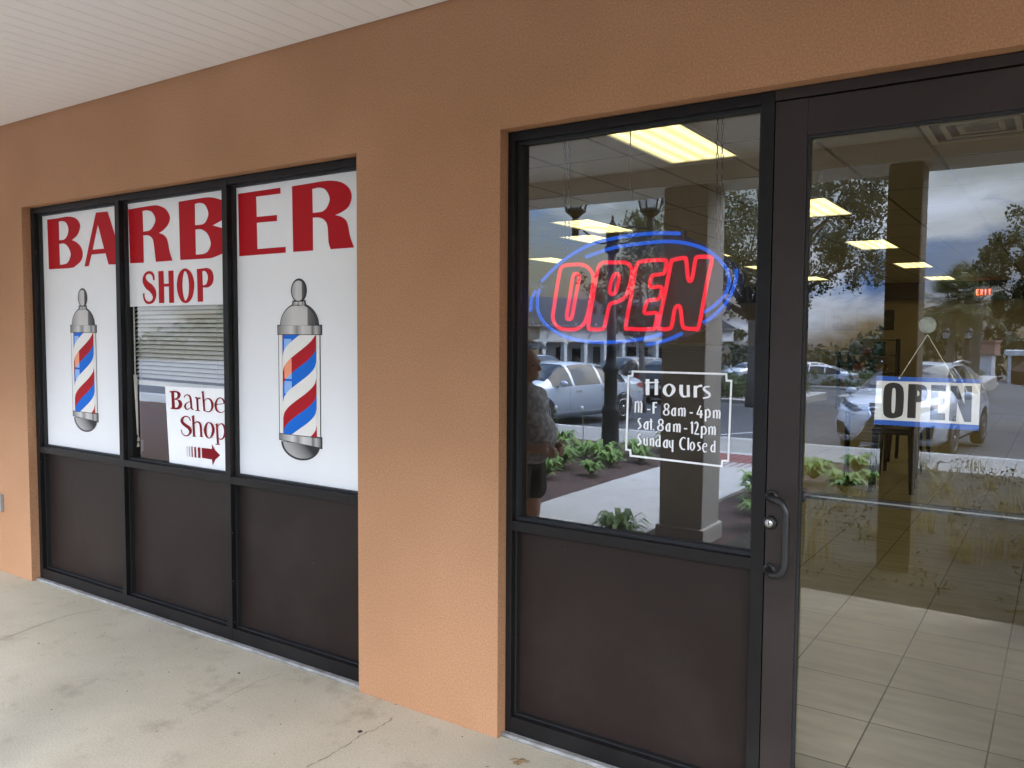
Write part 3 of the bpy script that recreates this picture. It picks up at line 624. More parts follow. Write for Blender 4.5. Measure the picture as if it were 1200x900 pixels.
flat_shape(m, [(52, 205)] + S((200, 180), (330, 160), (400, 158), (490, 200), (540, 290), (520, 380), (460, 450)) + [(412, 480)] + S((470, 505), (510, 560), (535, 690)) + [(572, 805), (375, 818)] + S((350, 600), (330, 540), (290, 510)) + [(228, 508), (235, 828), (75, 835)],
           [[(220, 222)] + S((280, 215), (335, 240), (370, 320), (345, 400), (300, 450)) + [(228, 465)]], YL, c2)
flat_shape(m, [(642, 115)] + S((800, 88), (930, 68), (1010, 62), (1090, 75)) + [(1175, 105), (1175, 315), (1145, 335), (1042, 392), (1150, 420), (1175, 430), (1175, 712)] + S((1150, 725), (1040, 770), (960, 780)) + [(662, 797)],
           [[(832, 140)] + S((890, 128), (950, 150), (990, 240), (975, 320), (930, 375)) + [(835, 390)], [(840, 440)] + S((910, 438), (980, 490), (1018, 590), (1000, 670), (950, 720)) + [(845, 735)]], YL, c2)
flat_shape(m, [(245, 300), (270, 287)] + S((262, 220), (235, 175), (185, 160), (130, 185), (92, 260), (95, 340), (140, 420), (200, 470), (240, 540), (225, 590), (185, 612), (140, 590), (120, 540)) + [(118, 488), (92, 495)] + S((105, 580), (140, 635), (190, 648), (250, 625), (288, 550), (285, 450), (240, 370), (170, 315), (138, 265), (145, 220), (185, 200), (225, 222), (240, 265)), [], YL, c4)
flat_shape(m, [(322, 162), (398, 155), (405, 350), (475, 345), (470, 155), (545, 150), (555, 630), (482, 632), (478, 388), (408, 390), (410, 632), (332, 635)], [], YL, c4)
flat_shape(m, S((725, 120), (800, 170), (845, 280), (852, 400), (828, 540), (780, 612), (725, 635), (660, 600), (610, 490), (595, 360), (615, 230), (660, 150)), [S((720, 160), (758, 230), (775, 380), (765, 520), (725, 597), (695, 530), (678, 380), (690, 220))], YL, c4)
flat_shape(m, [(892, 130)] + S((980, 120), (1050, 115), (1110, 150), (1140, 250), (1120, 350), (1060, 400)) + [(982, 402), (985, 612), (905, 615)], [[(972, 165)] + S((1010, 158), (1045, 200), (1055, 270), (1035, 345), (1005, 368)) + [(980, 370)]], YL, c4)
m.build('lettering', MT['red'], bn[1])
m = MB()
flat_shape(m, [(32, 225), (442, 165), (445, 222), (208, 252), (213, 448), (410, 430), (410, 488), (215, 505), (220, 760), (495, 738), (495, 795), (45, 830)], [], YL, c3)
flat_shape(m, [(555, 152)] + S((720, 125), (850, 103), (940, 97), (1040, 115), (1110, 170), (1135, 250), (1110, 340), (1050, 395)) + [(975, 430)] + S((1040, 450), (1090, 500), (1120, 640)) + [(1158, 745), (930, 762)] + S((910, 690), (900, 540), (870, 480), (820, 455)) + [(757, 455), (760, 775), (567, 788)],
           [[(752, 178)] + S((820, 165), (880, 185), (920, 265), (900, 345), (850, 395)) + [(757, 410)]], YL, c3)
m.build('lettering', MT['red'], bn[2])

def barber_pole(parent, cx, z0, z1, half):
    """printed picture of a barber pole: z0..z1 total height, half = half width of the collars; drawn on a 1 x 3 unit design"""
    H_ = z1 - z0; sx = half; Y0 = YL
    # heights as fractions of the design, measured from the top of the finial
    def Z(t): return z1 - t * H_
    def poly(mb, pts, y, mi): 
        vs = [(cx + u * sx, y, Z(t)) for u, t in pts]; tr = tessellate_polygon([[Vector((a[0], a[2], 0)) for a in vs]])
        for a, b, c in tr:
            A, B, C = vs[a], vs[b], vs[c]; cr = (B[0] - A[0]) * (C[2] - A[2]) - (B[2] - A[2]) * (C[0] - A[0])
            mb.add([A, B, C] if cr > 0 else [A, C, B], [(0, 1, 2)], mi)
    def ell(u0, t0, ru, rt, a0=0, a1=360, n=40): return [(u0 + ru * math.cos(R(a0 + (a1 - a0) * i / n)), t0 + rt * math.sin(R(a0 + (a1 - a0) * i / n))) for i in range(n + (0 if a1 - a0 == 360 else 1))]
    # fractions: finial 0-.125, neck .125-.145, dome .145-.255, collar .255-.305, cylinder .305-.855, collar .845-.905, cap .905-1
    m = MB()
    poly(m, ell(0, 0.065, 0.37, 0.066), Y0, 0); poly(m, [(-0.30, 0.118), (0.30, 0.118), (0.34, 0.150), (-0.34, 0.150)], Y0, 0)
    poly(m, ell(0, 0.258, 0.90, 0.126, 180, 360), Y0, 0); poly(m, [(-1.03, 0.252), (1.03, 0.252), (1.03, 0.308), (-1.03, 0.308)], Y0, 0)
    poly(m, [(-1.0, 0.86), (1.0, 0.86), (1.0, 0.925), (-1.0, 0.90)], Y0, 0); poly(m, ell(0, 0.905, 0.90, 0.096, 0, 180), Y0, 0)
    for u in (-0.97, -0.71, 0.93): poly(m, [(u - 0.018, 0.308), (u + 0.018, 0.308), (u + 0.018, 0.86), (u - 0.018, 0.86)], Y0, 0)
    m.build('outline', MT['outline'], parent)
    y = Y0 - 0.0009
    for nm, pts, mt_ in (('finial_print', ell(-0.02, 0.066, 0.30, 0.055), 'silver_round'), ('neck_print', [(-0.25, 0.126), (0.25, 0.126), (0.28, 0.148), (-0.28, 0.148)], 'silver'), ('dome_print', ell(-0.04, 0.256, 0.82, 0.114, 180, 360), 'silver_round'),
                        ('collar_print', [(-1.0, 0.257), (1.0, 0.257), (1.0, 0.304), (-1.0, 0.304)], 'silver'), ('collar_print', [(-0.97, 0.864), (0.97, 0.868), (0.97, 0.918), (-0.97, 0.896)], 'silver'), ('cap_print', ell(0.03, 0.907, 0.82, 0.083, 0, 180), 'silver_cap')):
        m = MB(); poly(m, pts, y - (0.0004 if 'collar' in nm else 0), 0); m.build(nm, MT[mt_], parent)
    m = MB(); y = Y0 - 0.0009
    for a, b in ((-0.95, -0.80), (0.79, 0.91)): poly(m, [(a, 0.308), (b, 0.308), (b, 0.86), (a, 0.86)], y, 2)
    uL, uR, N = -0.78, 0.76, 28; top, bot = 0.308, 0.862; rise = 0.231
    edges = []; per = 0.2575; t = 0.3 - 0.5 * per
    seq = ((0, 0.085), (1, 0.083), (2, 0.0895)); 
    t = 0.452 + rise + 0.0 - 4 * per          # left edge start of a white stripe
    bands = []
    for k in range(9):
        for mi, w in ((2, 0.0885), (0, 0.085), (1, 0.084)): bands.append((t, t + w, mi)); t += w
    def curve(u): 
        q = max(-1, min(1, (u - uL) / (uR - uL) * 2 - 1)); return rise * math.acos(-q) / math.pi
    def fill(ua, ub, ta, tb, yy, pal):
        for i in range(N):
            u0 = ua + (ub - ua) * i / N; u1 = ua + (ub - ua) * (i + 1) / N; s0, s1 = curve(u0), curve(u1)
            for b0, b1, mi in bands:
                p = [b0 - s0, b1 - s0, b1 - s1, b0 - s1]; p = [max(ta, min(tb, q)) for q in p]
                if abs(p[1] - p[0]) + abs(p[2] - p[3]) < 1e-6: continue
                m.add([(cx + u0 * sx, yy, Z(p[1])), (cx + u1 * sx, yy, Z(p[2])), (cx + u1 * sx, yy, Z(p[3])), (cx + u0 * sx, yy, Z(p[0]))], [(0, 1, 2, 3)], pal[mi])
    fill(uL, uR, top, bot, y, (0, 1, 2)); 
    for ta, tb in ((0.33, 0.43), (0.44, 0.552), (0.565, 0.635), (0.65, 0.69)): fill(-0.70, -0.36, ta, tb, y - 0.0006, (3, 4, 2))
    m.build('stripe_print', [MT['stripe_red'], MT['stripe_blue'], MT['stripe_white'], MT['stripe_orange'], MT['stripe_pale']], parent)
barber_pole(bn[2], -3.154, 1.020, 1.921, 0.157)
barber_pole(bn[0], -5.128, 1.023, 1.925, 0.150)

# paper sign behind the middle pane
c5 = cv(190, 450, 9); YP = 0.1035
ps = MB(); q = [at(*c5(p), YP + 0.0015) for p in ((80, 852), (760, 945), (745, 55), (30, 24))]; ps.quad(*q)
poster = tag(ps.build('paper_sign', MT['paper']), 'white paper sign with dark red Barber Shop wording and arrow, under the blinds', 'paper sign')
m = MB(); k = [0]
def st5(pts, straight=False): k[0] += 1; stroke(m, pts, YP - 0.00012 * k[0], c5, 0, straight)
flat_shape(m, [(78, 75)] + S((140, 72), (180, 85), (195, 115), (180, 150)) + [(155, 160)] + S((195, 175), (212, 215), (195, 255), (160, 268)) + [(90, 262), (90, 250), (103, 248), (95, 90), (78, 88)], [[(125, 88)] + S((150, 90), (162, 118), (150, 148)) + [(128, 152)], [(130, 165)] + S((160, 172), (175, 210), (160, 245)) + [(135, 250)]], YP, c5)
for s_ in ([(232, 145, 8), (240, 124, 10), (262, 114, 10), (285, 124, 16), (298, 150, 20), (305, 205, 20), (310, 255, 16), (332, 272, 8)], [(300, 185, 6), (262, 198, 10), (240, 232, 20), (256, 266, 14), (285, 260, 8), (304, 240, 6)],
           [(345, 145, 8), (366, 150, 20), (372, 215, 20), (376, 278, 20)], [(350, 279, 8), (374, 280, 8), (400, 283, 8)], [(370, 180, 6), (383, 152, 12), (404, 150, 20)],
           [(428, 80, 20), (436, 180, 20), (445, 285, 18)], [(412, 86, 8), (438, 77, 8)], [(440, 185, 6), (470, 155, 10), (508, 165, 18), (530, 215, 26), (520, 270, 18), (490, 293, 10), (448, 282, 8)],
           [(562, 217, 7), (610, 212, 7), (655, 205, 7)], [(654, 206, 14), (645, 168, 18), (612, 146, 10), (580, 165, 16), (562, 217, 22), (575, 275, 20), (615, 301, 10), (650, 290, 6), (670, 262, 4)],
           [(715, 175, 20), (722, 240, 20), (728, 310, 20)], [(722, 215, 6), (735, 185, 12), (752, 185, 18)],
           [(298, 388, 9), (282, 353, 10), (245, 342, 12), (212, 365, 22), (210, 402, 28), (245, 435, 32), (285, 466, 34), (298, 505, 28), (275, 540, 14), (240, 545, 10), (212, 522, 8), (200, 480, 8)],
           [(325, 337, 22), (330, 440, 22), (336, 550, 20)], [(310, 342, 8), (336, 333, 8)], [(318, 549, 8), (358, 554, 8)], [(333, 428, 6), (360, 401, 12), (390, 408, 18), (405, 445, 22), (412, 553, 20)], [(395, 552, 8), (432, 557, 8)],
           [(490, 405, 8), (525, 430, 22), (538, 490, 28), (520, 550, 20), (495, 571, 8), (465, 545, 20), (452, 485, 28), (465, 430, 20), (490, 405, 8)],
           [(574, 422, 20), (581, 530, 20), (588, 632, 20)], [(560, 428, 8), (584, 418, 8)], [(562, 634, 8), (608, 639, 8)], [(584, 445, 6), (620, 418, 10), (650, 440, 20), (665, 500, 26), (650, 560, 18), (620, 584, 10), (590, 572, 6)]):
    st5(s_)
for x, w in ((263, 3), (287, 5), (314, 10), (347, 15), (388, 23)): st5([(x - 2, 654 + (x - 263) * 0.12, w), (x + 2, 764 + (x - 263) * 0.12, w)], True)
flat_shape(m, [(417, 672), (525, 685), (525, 632), (556, 692), (612, 752), (562, 798), (532, 858), (525, 797), (420, 780)], [], YP, c5)
m.build('lettering', MT['darkred'], poster)

# venetian blind behind the middle pane
YB = 0.155
bl = empty('window_blind', (-4.27, YB, 2.4), 0, 'white venetian blind half lowered behind the middle window pane', 'blind')
bl_inv = Vector((4.27, -YB, -2.4))
def build_blind():
    m = MB(); n = 40; rr = random.Random(2)
    for i in range(n):
        z = 2.36 - i * 0.0247 - 2.4; tilt = 0.0088 + 0.0015 * rr.random(); x0, x1 = -4.69 + 4.27 + rr.uniform(0, .003), -3.66 + 4.27; dr = -0.012 * max(0, (i - 25) / 15)
        vs = []; 
        for x, d in ((x0, 0), (x1, dr)):
            for k in range(4): t = k / 3; vs.append((x, -0.012 + 0.024 * t, z + d - tilt + 2 * tilt * t + 0.003 * math.sin(math.pi * t)))
        m.add(vs, [(k, k + 4, k + 5, k + 1) for k in range(3)], 0, True)
    m.build('slats', MT['slat'], bl)
    m = MB(); z = 2.36 - 40 * 0.0247 - 2.4
    m.add([(-0.42, -.012, z - .03), (.61, -.012, z - .042), (.61, .012, z - .042), (-.42, .012, z - .03), (-0.42, -.012, z - .002), (.61, -.012, z - .014), (.61, .012, z - .014), (-.42, .012, z - .002)], [(3, 2, 1, 0), (4, 5, 6, 7), (0, 1, 5, 4), (1, 2, 6, 5), (2, 3, 7, 6), (3, 0, 4, 7)])
    m.build('bottom_rail', MT['slat'], bl)
    for x in (-0.30, 0.42): 
        m = MB(); m.tube([(x, -.0135, 0), (x, -.0135, z)], 0.0012, 5); m.tube([(x + 0.02, .0135, 0), (x + .02, .0135, z)], 0.0012, 5); m.build('ladder_cord', MT['cord'], bl)
    m = MB(); m.tube([(-0.335, -.03, 0), (-0.335, -.03, -1.2)], 0.004, 8); m.tube([(-0.333, -.03, -1.0), (-0.322, -.03, -1.36)], [0.011, 0.004], 8); m.build('tilt_wand', MT['slat'], bl)
    m = MB()
    for dx, zz in ((-0.315, -1.37), (-0.318, -1.405)): m.tube([(dx, -.03, -1.0), (dx, -.03, zz)], 0.001, 5); m.lathe([(0.0035, zz), (0.009, zz - 0.026)], (dx, -.03, 0), 8)
    m.build('pull_cord', MT['cord'], bl)
build_blind()
m = MB(); m.box(-4.66, -4.64, 0.16, 0.19, 0.93, 1.0); m.box(-4.655, -4.648, 0.17, 0.18, 0.90, 1.33); tag(m.build('window_latch', MT['slat']), 'thin white upright trim with a small block at the lower left of the middle pane', 'trim')

# opening hours lettering on the side window
c6 = cv(725, 425, 8.571); c7 = cv(725, 480, 8.571)
YD = 0.1056
hours = MB(); kk = [0]
def sg(pts, conv, dx=0, dy=0, straight=False):
    kk[0] += 1; stroke(hours, [(x + dx, y + dy, w) for x, y, w in pts], YD - 0.00004 * kk[0], conv, 0, straight)
idt = lambda p: (p[0], p[1])
fp = [(741.5, 435.3), (851, 438.4), (851.5, 446), (857, 446.2), (853.5, 539.8), (846.5, 540), (846, 546.5), (739, 534), (738.5, 527.5), (733.8, 526.7), (736.6, 440.8), (741, 440.2)]
border = MB()
for i in range(12):
    a = np.array(fp[i]); b = np.array(fp[(i + 1) % 12]); u = (b - a) / np.hypot(*(b - a)) * 1.1
    stroke(border, [(*(a - u), 2.3), (*(b + u), 2.3)], YD - 0.0001 * (i + 1), idt, 0, True)
G = {}
G['a'] = [[(562, 455, 10), (542, 470, 14), (533, 505, 18), (545, 531, 12), (562, 520, 8)], [(568, 452, 18), (567, 490, 18), (566, 537, 18)]]
G['m'] = [[(605, 458, 18), (605, 495, 18), (605, 535, 18)], [(608, 472, 8), (628, 456, 12), (638, 480, 18), (636, 538, 18)], [(640, 472, 8), (656, 457, 12), (665, 480, 18), (662, 541, 18)]]
G['8'] = [[(482, 412, 10), (500, 428, 15), (500, 452, 15), (480, 468, 14), (463, 450, 15), (463, 428, 15), (482, 412, 10)], [(479, 468, 12), (502, 490, 17), (498, 517, 16), (476, 527, 10), (455, 513, 16), (455, 488, 16), (479, 468, 12)]]
G['p'] = [[(875, 470, 18), (874, 530, 18), (872, 590, 18)], [(878, 482, 8), (900, 470, 14), (918, 505, 18), (908, 543, 14), (880, 548, 8)]]
G['-'] = [[(712, 503, 14), (745, 505, 14)]]
G['S'] = [[(224, 88, 8), (206, 92, 14), (198, 115, 16), (213, 143, 18), (220, 172, 18), (190, 198, 10)]]
def gl(ch, conv, dx=0, dy=0):
    for s_ in G[ch]: sg(s_, conv, dx, dy)
def build_hours():
    for s_ in ([(290, 165, 38), (290, 325, 38)], [(378, 165, 34), (378, 325, 34)], [(264, 203, 13), (404, 195, 13)]): sg(s_, c6, straight=True)
    for s_ in ([(507, 218, 14), (545, 243, 30), (550, 285, 36), (507, 335, 14), (463, 300, 36), (466, 248, 30), (507, 218, 14)], [(628, 222, 36), (628, 300, 36), (648, 338, 22), (690, 338, 14)], [(698, 225, 30), (700, 345, 30)], [(770, 232, 34), (770, 350, 34)], [(778, 265, 12), (800, 238, 18), (838, 232, 24)], [(915, 240, 12), (875, 243, 17), (855, 264, 24), (882, 290, 26), (912, 316, 26), (902, 345, 18), (845, 356, 12)],
               [(170, 390, 14), (168, 440, 16), (165, 500, 16)], [(172, 402, 8), (192, 389, 12), (201, 420, 17), (200, 500, 17)], [(203, 402, 8), (222, 390, 12), (230, 420, 18), (227, 503, 18)], [(350, 398, 20), (350, 512, 20)], [(342, 404, 14), (386, 402, 14)], [(345, 447, 12), (378, 447, 12)]): sg(s_, c6)
    gl('-', c6, -427, -33); gl('8', c6); gl('a', c6); gl('m', c6); gl('-', c6)
    for s_ in ([(822, 432, 14), (804, 475, 12), (786, 516, 12)], [(784, 516, 14), (846, 522, 14)], [(828, 478, 20), (825, 556, 20)]): sg(s_, c6)
    gl('p', c6); gl('m', c6, 350, 22)
    gl('S', c7); gl('a', c7, -276, -335)
    for s_ in ([(325, 92, 18), (325, 205, 18)], [(308, 122, 10), (342, 120, 10)], [(350, 195, 15), (350, 208, 15)]): sg(s_, c7)
    gl('8', c7, -58, -316); gl('a', c7, -56, -316); gl('m', c7, -50, -312); gl('-', c7, -57, -312)
    for s_ in ([(738, 120, 18), (738, 242, 18)], [(738, 124, 10), (722, 140, 10)], [(762, 142, 10), (780, 126, 14), (795, 150, 18), (785, 195, 14), (764, 240, 10)], [(760, 243, 14), (808, 247, 14)]): sg(s_, c7)
    gl('p', c7, -40, -302); gl('m', c7, 304, -285)
    gl('S', c7, 0, 160)
    for s_ in ([(258, 285, 17), (258, 335, 17), (266, 357, 12), (283, 350, 8)], [(285, 285, 15), (286, 362, 15)], [(320, 290, 17), (320, 365, 17)], [(323, 302, 8), (342, 289, 12), (350, 312, 17), (348, 368, 17)], [(412, 258, 17), (412, 375, 17)], [(404, 302, 8), (385, 307, 13), (376, 340, 17), (385, 368, 12), (404, 363, 8)],
               [(510, 310, 17), (511, 355, 17), (522, 380, 10), (538, 375, 8)], [(542, 305, 17), (540, 425, 17)], [(672, 292, 12), (646, 281, 12), (623, 310, 19), (618, 355, 20), (635, 393, 16), (668, 401, 10)], [(700, 283, 17), (698, 405, 17)], [(740, 326, 8), (758, 350, 15), (757, 385, 15), (738, 409, 8), (721, 385, 15), (723, 348, 15), (740, 326, 8)],
               [(822, 331, 8), (802, 334, 12), (796, 352, 14), (813, 375, 16), (818, 397, 14), (790, 414, 8)], [(848, 374, 8), (882, 371, 8)], [(883, 371, 10), (883, 350, 11), (868, 339, 10), (850, 357, 14), (846, 390, 15), (860, 424, 12), (885, 421, 8)], [(965, 313, 17), (963, 430, 17)], [(957, 356, 8), (938, 361, 13), (929, 394, 17), (938, 422, 12), (957, 417, 8)]): sg(s_, c7)
    gl('a', c7, -81, -151)
build_hours()
ho = tag(hours.build('hours_lettering', MT['white_decal']), 'white opening hours lettering with a notched border on the glass beside the door', 'hours sign')
border.build('border_line', MT['white_decal'], ho)

# OPEN card hanging inside the door glass
c8 = cv(1015, 360, 6); YC = 0.0885
cd = MB(); q = [at(*c8(p), YC + 0.004) for p in ((55, 822), (790, 868), (805, 506), (75, 484))]
cd.quad(*q); cd.quad(*[(a[0], a[1] + 0.003, a[2]) for a in q[::-1]])
card = tag(cd.build('open_card', MT['paper']), 'white card reading OPEN in bold black, hung by a string inside the door glass', 'open sign')
m = MB()
for pl in ([(75, 484), (805, 506), (804, 537), (73, 516)], [(58, 789), (792, 829), (790, 868), (55, 822)]): flat_shape(m, pl, [], YC + 0.003, c8)
m.build('blue_band', MT['blue'], card)
m = MB()
flat_shape(m, S((190, 530), (242, 545), (265, 595), (260, 730), (240, 768), (180, 782), (132, 765), (119, 720), (124, 590), (142, 545)), [S((195, 568), (208, 592), (203, 720), (190, 745), (178, 720), (183, 590))], YC + 0.003, c8)
flat_shape(m, [(298, 540)] + S((370, 542), (415, 555), (432, 600), (420, 650)) + [(385, 668), (352, 668), (348, 781), (288, 778)], [[(360, 585)] + S((374, 595), (374, 618)) + [(358, 628)]], YC + 0.003, c8)
flat_shape(m, [(458, 546), (562, 551), (560, 592), (512, 590), (510, 640), (552, 642), (550, 685), (508, 683), (505, 745), (555, 748), (555, 795), (448, 790)], [], YC + 0.003, c8)
flat_shape(m, [(595, 550), (642, 552), (690, 680), (692, 553), (745, 555), (738, 808), (690, 806), (640, 670), (632, 803), (582, 800)], [], YC + 0.003, c8)
m.build('lettering', MT['black'], card)
m = MB(); top = at(1087, 392, YC + 0.002); 
for px, py in ((1054, 443), (1119, 446)): e = at(px, py, YC + 0.002); m.tube([top, e], 0.0014, 6); m.lathe([(0.0035, -0.001), (0.0035, 0.001)], tuple(e), 8, 0, 'y')
m.build('string', MT['cord'], card)
cp = at(1087, 381, 0.084); m = MB(); m.lathe([(0.0245, -0.002), (0.024, 0.001), (0.013, 0.008), (0.007, 0.016), (0.0001, 0.018)], tuple(cp), 24, 0, 'y'); 
for r in (0.0225, 0.013, 0.007): m.tube([(cp[0] + r * math.cos(a * 0.2618), cp[1] - 0.001, cp[2] + r * math.sin(a * 0.2618)) for a in range(24)], 0.0013, 6, True)
tag(m.build('suction_cup', MT['suction']), 'clear round suction cup on the door glass above the open card', 'suction cup')

# neon OPEN sign hanging behind the side window
c9 = cv(615, 260, 4.615); YN = 0.19
neon = empty('neon_sign', tuple(at(745, 337, YN)), 0, 'oval neon OPEN sign with red letters and blue border hung by chains', 'neon sign')
nv = Vector(at(745, 337, YN))
def nb(mb, name, mt, bevel=0):
    mb.v = [(a[0] - nv[0], a[1] - nv[1], a[2] - nv[2]) for a in mb.v]; return mb.build(name, mt, neon, bevel)
def build_neon():
    out = [(85, 330), (62, 400), (62, 470), (105, 560), (205, 628), (400, 668), (650, 672), (800, 650), (950, 592), (1080, 492), (1160, 390), (1190, 290), (1150, 235), (1085, 185), (1000, 130), (885, 82), (845, 50), (700, 46), (500, 72), (300, 145), (160, 240)]
    m = MB(); pts = [at(*c9(p), YN + 0.03) for p in smooth_path(S(*out))]; n = len(pts)
    fr = [tuple(p) for p in pts]; bk = [(p[0], p[1] + 0.012, p[2]) for p in pts]; tr = tessellate_polygon([[Vector((p[0], p[2], 0)) for p in fr]])
    m.add(fr + bk, [tuple(t) for t in tr] + [tuple(i + n for i in t[::-1]) for t in tr] + [(i, (i + 1) % n, n + (i + 1) % n, n + i) for i in range(n)])
    nb(m, 'backboard', MT['neon_back'])
    red = [[(200, 245), (250, 232), (310, 232), (350, 255), (370, 305), (355, 420), (330, 530), (290, 575), (235, 582), (185, 572), (153, 528), (160, 450), (182, 310)],
           [(275, 280), (293, 292), (290, 325), (272, 420), (255, 512), (240, 526), (227, 512), (243, 410), (260, 300)],
           [(420, 222), (480, 220), (540, 220), (572, 240), (577, 290), (562, 360), (540, 408), (500, 432), (465, 442), (452, 470), (432, 562), (415, 580), (360, 580), (344, 560), (370, 400), (394, 260)],
           [(488, 282), (508, 290), (505, 330), (488, 382), (468, 390), (460, 372), (468, 320)],
           [(635, 214), (745, 206), (766, 218), (757, 268), (740, 282), (692, 290), (680, 312), (676, 345), (688, 353), (733, 351), (741, 366), (730, 408), (712, 420), (667, 426), (655, 447), (646, 485), (657, 495), (705, 492), (716, 506), (702, 568), (685, 580), (562, 578), (547, 560), (575, 400), (602, 245)],
           [(805, 206), (860, 195), (873, 208), (882, 300), (893, 320), (906, 300), (924, 202), (942, 190), (998, 190), (1011, 206), (985, 330), (942, 562), (920, 578), (870, 575), (853, 558), (841, 467), (825, 455), (810, 477), (795, 560), (778, 578), (735, 578), (722, 558), (760, 380), (790, 225)]]
    for pl in red:
        m = MB(); m.tube([at(*c9(p), YN) for p in open_spline(pl, 4, True)], 0.0075, 10, True); nb(m, 'letter_tube', MT['neon_red'])
    blue = [[(88, 325), (200, 215), (350, 125), (520, 82), (700, 62), (845, 64)], [(330, 190), (480, 140), (640, 116), (780, 106), (900, 122), (1000, 162), (1080, 238), (1105, 310), (1090, 380), (1040, 440), (972, 490)],
            [(1145, 255), (1138, 325), (1100, 420), (1030, 500), (965, 545)], [(92, 345), (70, 400), (72, 480), (110, 550), (200, 612), (320, 645), (480, 650), (640, 632), (740, 606)], [(660, 664), (760, 642), (850, 604)], [(60, 372), (38, 415), (32, 485)]]
    for pl in blue:
        m = MB(); m.tube([at(*c9(p), YN) for p in open_spline(pl, 5)], 0.0068, 10); nb(m, 'border_tube', MT['neon_blue'])
    for pl in ((85, 340), (860, 64)): m = MB(); a = at(*c9(pl), YN); m.ball(a, (0.012, 0.012, 0.022), 8); nb(m, 'tube_cap', MT['black_metal'])
    for px0, py0, px1, py1 in ((663, 165, 661, 300), (843, 140, 839, 300)):
        m = MB(); a = np.array(at(px0, py0, YN + 0.02)); b = np.array(at(px1, py1, YN + 0.035)); a = a + (a - b) * 0.35
        b[0] = a[0]; n = int(np.linalg.norm(a - b) / 0.026)
        for i in range(n):
            for s in (-1, 1):
                c = a + (b - a) * (i + 0.5) / n; c = c + np.array([s * 0.009, 0, 0]); f = i % 2
                m.tube([(c[0] + (0.0045 * math.cos(t) if f else 0), c[1] + (0 if f else 0.0045 * math.cos(t)), c[2] + 0.0155 * math.sin(t)) for t in [k * math.pi / 4 for k in range(8)]], 0.0014, 4, True)
        nb(m, 'chain', MT['black_metal'])
    m = MB(); P = [at(737, 120, YN + .03), at(739, 160, YN + 0.03), at(738, 190, YN + 0.03), at(741, 230, YN + .03), at(745, 275, YN + 0.03)]; m.tube(open_spline(P, 5), 0.0022, 6); nb(m, 'power_cord', MT['black_metal'])
build_neon()

